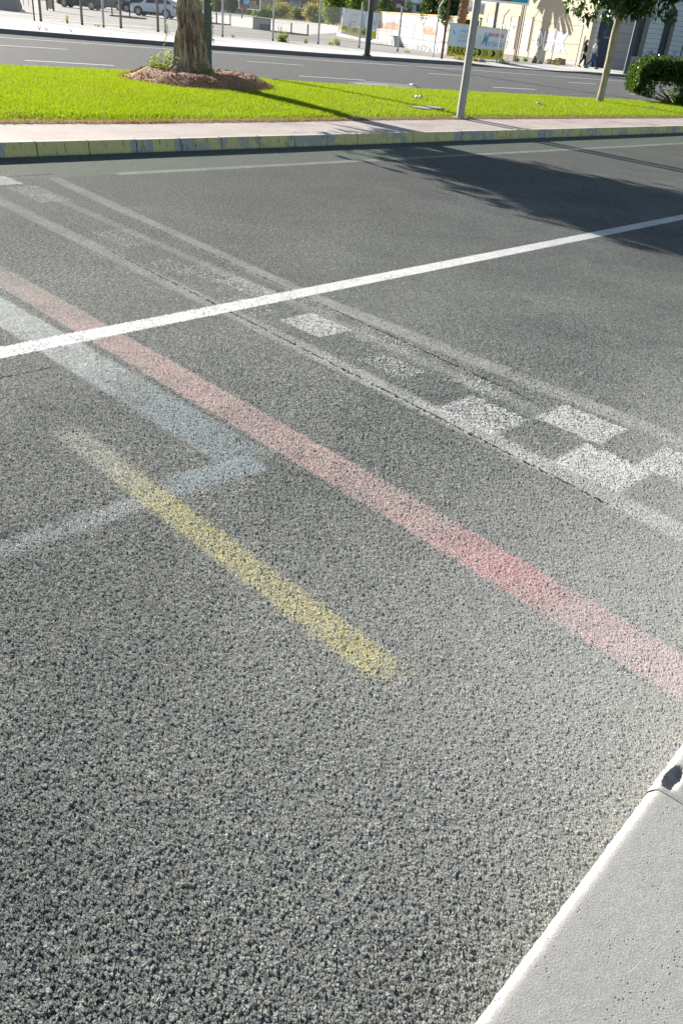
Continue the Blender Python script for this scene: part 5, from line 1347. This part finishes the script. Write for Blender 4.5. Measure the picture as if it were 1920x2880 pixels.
# rubble and boards at the fence
def rock(px, py, wpx, hpx, mat, label, seed, name='rock', cat='rubble'):
    p = at(px, py, .12); D = math.hypot(p.x, p.y); w_ = wpx * D / 2650; h = hpx * D / 3100; bm = bmesh.new(); bmesh.ops.create_icosphere(bm, subdivisions=3, radius=1)
    for v in bm.verts:
        n = mnoise.noise(v.co * 1.6 + Vector((seed, 0, 0))) * .45 + mnoise.noise(v.co * 4 + Vector((seed, 0, 0))) * .15
        v.co *= 1 + n; v.co.x *= w_ / 2; v.co.y *= w_ / 3; v.co.z = max(-.1, v.co.z * h * .75 + h * .2)
    me = bpy.data.meshes.new(name); bm.to_mesh(me); bm.free(); o = mkobj(name, me, mat, None, False, (p.x, p.y, .12)); tag(o, label, cat)
M_RUB = simple('brown_rubble', (.30, .22, .15), .95, .2, 0, .35, 4, .5, 12)
rock(1500, 178, 12, 20, simple('brown_stone', (.16, .10, .08), .9), 'brown upright stone block at the fence foot', 4)
rock(1548, 181, 34, 16, M_RUB, 'pale broken rubble heap behind the bent post', 9); rock(1572, 182, 34, 22, M_RUB, 'brown rubble heap right of the bent post', 17); rock(1515, 179, 16, 8, M_RUB, 'low lump of sandy rubble left of the leaning board', 23)
rock(1345, 174, 40, 10, M_STRIP, 'pale broken masonry below the printed sign', 31)
p = at(1518, 177, .12); pl = Plane((p.x, p.y, .12), 0)
lb = MB(); q = [pl.px(x, y) for x, y in ((1503, 172), (1527, 176), (1536, 142), (1512, 139))]; lb.poly([(x, -.1 + .25 * z, z) for x, z in q], .03, (0, -1, .2)); tag(lb.build('leaning_board', M_PANEL, loc=(p.x, p.y, .12)), 'white board leaning against the facade below the graffiti', 'board')

# ------------------------------------------------------------------ cars
def wheel_on(t, x, y, r, side):
    w_ = MB(); n = 24; prof = [(r, .0), (r, .17), (r * .92, .2), (r * .66, .2)]
    vs = []
    for k in range(n):
        a = 2 * math.pi * k / n
        for (q, d) in [(r * .66, -.02)] + prof: vs.append((x + q * math.cos(a), y + side * (d - .2), r + q * math.sin(a)))
    m_ = 5; w_.add(vs, [(k * m_ + i, k * m_ + i + 1, ((k + 1) % n) * m_ + i + 1, ((k + 1) % n) * m_ + i) for k in range(n) for i in range(m_ - 1)])
    wh = w_.build('wheel', M_BLACK, t, smooth=False)
    b = MB()
    b.tube([(x, y - side * .05, r), (x, y - side * .03, r)], [r * .64, r * .64], 20); b.build('wheel_well_disc', M_DKGREY, wh)
    b = MB()
    for k in range(5):
        a = 2 * math.pi * k / 5 + .3
        for da in (-.13, .13): b.beam((x, y - side * .012, r), (x + r * .62 * math.cos(a + da), y - side * .012, r + r * .62 * math.sin(a + da)), r * .13, .02, (0, 1, 0))
    b.tube([(x, y - side * .03, r), (x, y + side * .0, r)], [r * .16] * 2, 10)
    nn = 24; b.add([(x + q * math.cos(2 * math.pi * k / nn), y - side * .01, r + q * math.sin(2 * math.pi * k / nn)) for k in range(nn) for q in (r * .58, r * .68)], [(2 * k, 2 * k + 1, 2 * ((k + 1) % nn) + 1, 2 * ((k + 1) % nn)) for k in range(nn)])
    b.build('rim', M_CHROME, wh)
def car(loc, rz, col, label, Ln=4.45, W=1.84, H=1.64, nose='left', name='parked_car', suv=True, group='cars parked in the vacant lot'):
    t = root(name, loc, rz, label, 'car', group); mt = NT('car_paint'); mt.bsdf(col, .22, .6); mt = mt.m
    wb = Ln * .6; x0 = -Ln / 2; xf, xr = x0 + Ln * .19, x0 + Ln * .19 + wb; r = .36
    hood, belt, roof = (1.0, 1.06, H) if suv else (.82, .92, H)
    tp = [(0, .62), (.02, .78), (.06, .88), (.24, hood), (.30, belt), (.9, belt + .05), (.97, belt), (1.0, .80)]
    rf = [(.27, belt), (.42, roof - .06), (.55, roof), (.80, roof - .05), (.90, roof - .28), (.965, belt + .03)]
    wd = [(0, .62), (.03, .80), (.10, .93), (.25, 1.0), (.80, 1.0), (.93, .95), (1.0, .82)]
    n = 90; V = []; F = []
    for i in range(n + 1):
        s_ = i / n; x = x0 + Ln * s_
        zb = .24 if .02 < s_ < .98 else .34
        for xc in (xf, xr):
            dd = (r + .07) ** 2 - (x - xc) ** 2
            if dd > 0: zb = max(zb, r + math.sqrt(dd) * .98)
        w_ = W / 2 * float(np.interp(s_, [q[0] for q in wd], [q[1] for q in wd])); zt = float(np.interp(s_, [q[0] for q in tp], [q[1] for q in tp]))
        zr = float(np.interp(s_, [q[0] for q in rf], [q[1] for q in rf])) if .27 <= s_ <= .965 else zt
        zr = max(zr, zt); g_ = min(1, max(0, (zr - zt) / .5)); wr = w_ * (1 - .20 * g_)
        mid = (zb + zt) / 2; zb = min(zb, zt - .05)
        half = [(w_ * .93, zb), (w_ * .99, zb + (zt - zb) * .3), (w_, zb + (zt - zb) * .62), (w_ * .975, zt), (wr * .985, zt + (zr - zt) * .92 if g_ > 0 else zt + .0), (wr * .86, zr + .015 + (0 if g_ > 0 else .02)), (0, zr + .03)]
        ring = [(x, -a, z) for a, z in half] + [(x, a, z) for a, z in half[::-1][1:]]
        V += ring
    m_ = 13
    for i in range(n):
        for k in range(m_ - 1): F.append((i * m_ + k, i * m_ + k + 1, (i + 1) * m_ + k + 1, (i + 1) * m_ + k))
    F.append(tuple(range(m_))); F.append(tuple(n * m_ + k for k in range(m_))[::-1])
    body = MB().add(V, F).build('body', mt, t, smooth=True)
    b = MB(); b.box(x0 + .25, x0 + Ln - .25, -W / 2 + .25, W / 2 - .25, .2, .7); b.build('underbody', M_BLACK, t)
    # side glass and screens
    for sd in (-1, 1):
        for (sa, sb) in ((.36, .555), (.57, .765), (.78, .90)):
            pts = []
            for s_, top in ((sa, 0), (sb, 0), (sb, 1), (sa, 1)):
                s2 = s_ + (.035 if (top and s_ == sa and sa < .4) else 0) - (.03 if (top and sb > .88 and s_ == sb) else 0)
                zt = float(np.interp(s2, [q[0] for q in tp], [q[1] for q in tp])) + .03; zr = float(np.interp(s2, [q[0] for q in rf], [q[1] for q in rf])) - .10
                z = zr if top else zt; ww = W / 2 * ((.99 - .16 * max(0, (z - belt)) / .55) if top else .985); pts.append((x0 + Ln * s2, sd * (ww + .012), z))
            b = MB(); b.poly(pts, .01, (0, sd, 0)); b.build('side_window', M_GLASS, t)
        b = MB(); b.tube([(x0 + Ln * .33, sd * (W / 2 - .02), belt + .1), (x0 + Ln * .34, sd * (W / 2 + .13), belt + .13)], [.09, .08], 8); b.build('mirror', mt, t)
        b = MB(); b.box(x0 + .03, x0 + .42, sd * W * .40 - .16, sd * W * .40 + .16, .70, .84); b.build('headlight', M_CHROME, t)
        b = MB(); b.box(x0 + Ln - .28, x0 + Ln + .01, sd * W * .43 - .08, sd * W * .43 + .06, .86, 1.02); b.build('tail_light', flat('tail_red', (.45, .02, .02), .3) if 'tail_red' not in bpy.data.materials else bpy.data.materials['tail_red'], t)
        b = MB(); b.box(xf + .45, xr - .45, sd * (W / 2 - .02) - .03, sd * (W / 2 - .02) + .03, .24, .40); b.build('sill_trim', M_DKGREY, t)
        for xc in (xf, xr): wheel_on(t, xc, sd * (W / 2 - .02), r, sd)
    for (sa, sb, nm) in ((.285, .405, 'windscreen'), (.90, .955, 'rear_window')):
        pts = []
        for s_, sg_ in ((sa, -1), (sa, 1), (sb, 1), (sb, -1)):
            zr = float(np.interp(s_, [q[0] for q in rf], [q[1] for q in rf])); pts.append((x0 + Ln * s_, sg_ * W * (.42 if s_ in (.285, .955) else .36), zr + .05))
        b = MB(); b.poly(pts, .01); b.build(nm, M_GLASS, t)
    b = MB(); b.box(x0 - .03, x0 + .05, -.45, .45, .42, .62); b.build('grille', M_DKGREY, t)
    b = MB(); b.box(x0 - .045, x0 - .03, -.26, .26, .44, .54); b.build('number_plate', M_WHITEP, t)
    return t
c_ = at(431, 48, .12)
car((c_.x, c_.y + .9, .12), math.radians(-3), (.72, .74, .78), 'white parked car in the lot just left of the old tree trunk')
c_ = at(222, 24, .12); car((c_.x, c_.y + .9, .12), math.radians(-3), (.012, .015, .02), 'black parked car with silver wheels at the top left', 4.6)
c_ = at(277, 25, .12); car((c_.x, c_.y + 4.5, .12), math.radians(-3), (.10, .11, .12), 'grey parked car showing its rear wheel behind the black car', 4.2)
c_ = at(372, 37, .12); car((c_.x, c_.y + 3.6, .12), math.radians(-3), (.03, .035, .10), 'dark blue parked car half hidden behind the white car', 4.3)
c_ = at(128, 2, .12); car((c_.x - 1, c_.y + .9, .12), math.radians(-3), (.25, .02, .03), 'dark red parked car cut off by the top edge of the photo', 4.2)
# beige notice board between two posts, thin posts and concrete block at the top left
p = at(142, 30, .12); pl = Plane((p.x, p.y, .12), 0); t = root('notice_board', (p.x, p.y, .12), 0, 'beige upright board between two thin rusty posts at the top left', 'board')
xa, xb = pl.px(134, 30)[0], pl.px(152, 30)[0]
b = MB(); b.box(xa + .05, xb - .05, 0, .03, .12, 2.6); b.build('panel', simple('beige_board', (.52, .42, .32), .8), t)
for q in (xa, xb): b = MB(); b.box(q - .05, q + .05, -.03, .05, 0, 2.8); b.build('post', M_RUST, t)
for x, y in ((68, 15), (82, 18)): straight(x, y, 2.2, 'thin far rod between the walker and the beige board' + (', left one' if x == 68 else ', right one'), M_RUST, .05, 6, 'rod', 'rod')
p = at(18, 29, .12); t = root('concrete_block', (p.x, p.y, .12), 0, 'large grey concrete barrier block at the top left corner', 'barrier')
bm = bmesh.new(); bmesh.ops.create_cube(bm, size=1); bmesh.ops.scale(bm, vec=(1.7, .8, .78), verts=bm.verts); bmesh.ops.translate(bm, vec=(-.15, .4, .39), verts=bm.verts); bmesh.ops.bevel(bm, geom=bm.edges[:], offset=.05, segments=2, affect='EDGES')
me = bpy.data.meshes.new('block_body'); bm.to_mesh(me); bm.free(); mkobj('block_body', me, simple('block_concrete', (.24, .24, .24), .85, .3, 0, .15, 3), t)
b = MB(); b.box(-.9, .55, .15, .65, .78, .84); b.build('block_cap', M_STRIP, t)

# ------------------------------------------------------------------ people
SKIN = simple('skin', (.42, .25, .18), .6, .4, 0, .05); M_HAIRD = simple('dark_hair', (.03, .02, .015), .6); 
def skin_obj(name, chains, mat, parent, sub=1, scale=1.0):
    """chains: list of [(xyz, radius), ...] ; first vertex of every chain after the first may name a joint by equal coordinates"""
    V = []; E_ = []; R_ = []; idx = {}
    for ch in chains:
        prev = None
        for (p, r) in ch:
            k = tuple(round(c, 4) for c in p)
            if k not in idx: idx[k] = len(V); V.append(Vector(p) * scale); R_.append(r * scale)
            i = idx[k]
            if prev is not None and prev != i: E_.append((prev, i))
            prev = i
    me = bpy.data.meshes.new(name); me.from_pydata([tuple(v) for v in V], E_, []); o = mkobj(name, me, mat, parent)
    md = o.modifiers.new('skin', 'SKIN'); md.use_smooth_shade = True
    for i, sv in enumerate(me.skin_vertices[0].data):
        rr = R_[i]; sv.radius = (rr, rr) if not isinstance(rr, tuple) else rr
        sv.use_root = (i == 0)
    ms = o.modifiers.new('sub', 'SUBSURF'); ms.levels = sub; ms.render_levels = sub
    return o
def person(loc, rz, H, label, shirt, trous, shoe, hair, long_hair=False, long_sleeve=False, stride=.30, hem=None):
    t = root('person', loc, rz, label, 'person'); k = H / 1.75
    # walks along local -y ; x is the body's side axis
    hip = (0, 0, .93); S_ = stride
    kneeL = (.09, -S_ * .55, .52); ankL = (.09, -S_ * .85, .09); toeL = (.09, -S_ * .85 - .17, .04)
    kneeR = (-.09, S_ * .15, .50); ankR = (-.09, S_ * 1.05, .14); toeR = (-.09, S_ * 1.05 - .15, .035)
    sh = 1.42; chest = (0, -.01, 1.28); neck = (0, 0, 1.47); head = (0, -.01, 1.62)
    elL = (.25, S_ * .30, 1.13); wrL = (.26, S_ * .02 - .02, .88); elR = (-.25, -S_ * .05, 1.12); wrR = (-.25, -S_ * .55, .92)
    body = [[(hip, .13), ((0, 0, 1.08), .125), (chest, .145), ((0, 0, 1.40), .11), (neck, .055), ((0, -.005, 1.53), .06)],
            [(hip, .13), ((.09, 0, .88), .095), (kneeL, .062), (ankL, .042), (toeL, .032)], [(hip, .13), ((-.09, 0, .88), .095), (kneeR, .062), (ankR, .042), (toeR, .032)],
            [((0, 0, 1.40), .11), ((.18, 0, 1.40), .055), (elL, .042), (wrL, .028)], [((0, 0, 1.40), .11), ((-.18, 0, 1.40), .055), (elR, .042), (wrR, .028)]]
    for wr, sg_ in ((wrL, 1), (wrR, -1)):
        palm = (wr[0], wr[1] - .01, wr[2] - .07)
        body.append([(wr, .028), (palm, .03)])
        for j, (dy, ln) in enumerate(((-.026, .075), (-.009, .088), (.009, .082), (.026, .066))):
            a = (palm[0], palm[1] + dy, palm[2] - .03); m_ = (a[0] - sg_ * .006, a[1], a[2] - ln * .5); body.append([(palm, .03), (a, .010), (m_, .009), ((m_[0] - sg_ * .018, m_[1], m_[2] - ln * .45), .007)])
        body.append([(palm, .03), ((palm[0] - sg_ * .01, palm[1] - .035, palm[2] + .01), .011), ((palm[0] - sg_ * .015, palm[1] - .055, palm[2] - .025), .009)])
    skin_obj('body', body, SKIN, t, 1, k)
    # head
    bm = bmesh.new(); bmesh.ops.create_uvsphere(bm, u_segments=28, v_segments=20, radius=1)
    for v in bm.verts:
        x, y, z = v.co; w_ = .078 * (1 - .22 * max(0, -z)); 
        nose = .020 * math.exp(-(x / .16) ** 2 - ((z + .10) / .2) ** 2) if y < -.5 else 0
        brow = .006 * math.exp(-((z - .2) / .12) ** 2) if y < -.5 else 0; eye = -.007 * (math.exp(-((abs(x) - .38) / .16) ** 2 - ((z - .06) / .11) ** 2)) if y < -.4 else 0
        lip = .006 * math.exp(-(x / .3) ** 2 - ((z + .45) / .07) ** 2) if y < -.5 else 0
        v.co = (x * w_, y * .098 - (nose + brow + eye + lip) - (.01 * max(0, -z)), z * .118)
    bmesh.ops.translate(bm, vec=(0, -.015, 1.63), verts=bm.verts); bmesh.ops.scale(bm, vec=(k,) * 3, verts=bm.verts)
    me = bpy.data.meshes.new('head'); bm.to_mesh(me); bm.free(); hd = mkobj('head', me, SKIN, t, True)
    for sg_ in (-1, 1): b = MB(); b.tube([(sg_ * .073 * k, 0, 1.615 * k), (sg_ * .088 * k, .006, 1.62 * k)], [.028 * k, .022 * k], 8); b.build('ear', SKIN, hd, True)
    for sg_ in (-1, 1): b = MB(); b.tube([(sg_ * .03 * k, -.098 * k, 1.637 * k), (sg_ * .03 * k, -.106 * k, 1.637 * k)], [.012 * k, .006 * k], 8); b.build('eye', M_BLKP, hd)
    b = MB(); b.box(-.022 * k, .022 * k, -.116 * k, -.105 * k, 1.573 * k, 1.580 * k); b.build('mouth', simple('lip', (.30, .10, .09), .5) if 'lip' not in bpy.data.materials else bpy.data.materials['lip'], hd)
    bm = bmesh.new(); bmesh.ops.create_uvsphere(bm, u_segments=24, v_segments=16, radius=1); cut = -.15 if not long_hair else -.6
    dl_ = [v for v in bm.verts if (v.co.z < cut + .5 and v.co.y < -.05) or v.co.z < cut]; bmesh.ops.delete(bm, geom=dl_, context='VERTS')
    for v in bm.verts: v.co = (v.co.x * .086, v.co.y * .106 + .006, v.co.z * .128)
    bmesh.ops.translate(bm, vec=(0, -.008, 1.637), verts=bm.verts); bmesh.ops.scale(bm, vec=(k,) * 3, verts=bm.verts)
    me = bpy.data.meshes.new('hair'); bm.to_mesh(me); bm.free(); ho = mkobj('hair', me, hair, t, True); sm = ho.modifiers.new('s', 'SOLIDIFY'); sm.thickness = .008
    if long_hair: skin_obj('hair_length', [[((0, .05, 1.66), .07), ((0, .09, 1.55), .075), ((0, .10, 1.42), .07), ((0, .09, 1.32), .04)]], hair, t, 1, k)
    # clothes
    slL = [((0, 0, 1.41), .125), ((.18, 0, 1.40), .072), (elL, .058)] + ([(wrL, .045)] if long_sleeve else [])
    slR = [((0, 0, 1.41), .125), ((-.18, 0, 1.40), .072), (elR, .058)] + ([(wrR, .045)] if long_sleeve else [])
    if not long_sleeve:
        slL[-1] = (tuple(Vector((.18, 0, 1.40)).lerp(Vector(elL), .75)), .062); slR[-1] = (tuple(Vector((-.18, 0, 1.40)).lerp(Vector(elR), .75)), .062)
    skin_obj('shirt', [[((0, 0, .90), .165), ((0, 0, 1.08), .155), ((0, 0, 1.28), .168), ((0, 0, 1.41), .125), ((0, 0, 1.455), .07)], slL, slR], shirt, t, 1, k)
    if hem: b = MB(); b.tube([(0, 0, .80 * k), (0, 0, .90 * k)], [.165 * k, .168 * k], 20); b.build('undershirt_hem', hem, t, True)
    skin_obj('trousers', [[((0, 0, .95), .145), ((0, 0, .88), .14)], [((0, 0, .95), .145), ((.09, 0, .84), .112), (kneeL, .085), (tuple(Vector(ankL) + Vector((0, 0, .03))), .064)], [((0, 0, .95), .145), ((-.09, 0, .84), .112), (kneeR, .085), (tuple(Vector(ankR) + Vector((0, 0, .03))), .064)]], trous, t, 1, k)
    for a, q in ((ankL, toeL), (ankR, toeR)):
        b = MB(); b.tube([Vector(a) * k + Vector((0, .05, -.045)), Vector(a) * k + Vector((0, -.03, -.045)), Vector(q) * k + Vector((0, .02, 0)), Vector(q) * k + Vector((0, -.06, -.002))], [.040, .048, .042, .022], 10); b.build('shoe', shoe, t, True)
    return t
M_BLKC = simple('black_cloth', (.012, .012, .015), .85, .2); M_WHC = simple('white_tee', (.62, .63, .66), .85, .2); M_JEAN = simple('blue_jeans', (.035, .07, .15), .85, .2, 0, .3, 6)
M_JEAND = simple('black_trousers', (.012, .013, .02), .85, .2)
a = at(1634, 190, .12); person((a.x, a.y, .125), math.radians(68), 1.68, 'person in a black top and black trousers, walking left of the man in white', M_BLKC, M_JEAND, M_BLKC, M_HAIRD, True, True, .22, M_WHC)
a = at(1660, 193, .12); person((a.x, a.y, .125), math.radians(80), 1.78, 'person in a white t-shirt and blue jeans walking beside the blue door', M_WHC, M_JEAN, M_DKGREY, simple('cropped_hair', (.22, .15, .11), .7), False, False, .34)
a = at(48, 31, .12); person((a.x, a.y, .125), math.radians(85), 1.75, 'person walking behind the concrete block, only the legs in view', M_BLKC, simple('dark_shorts', (.05, .04, .05), .8), M_DKGREY, M_HAIRD, False, False, .36)
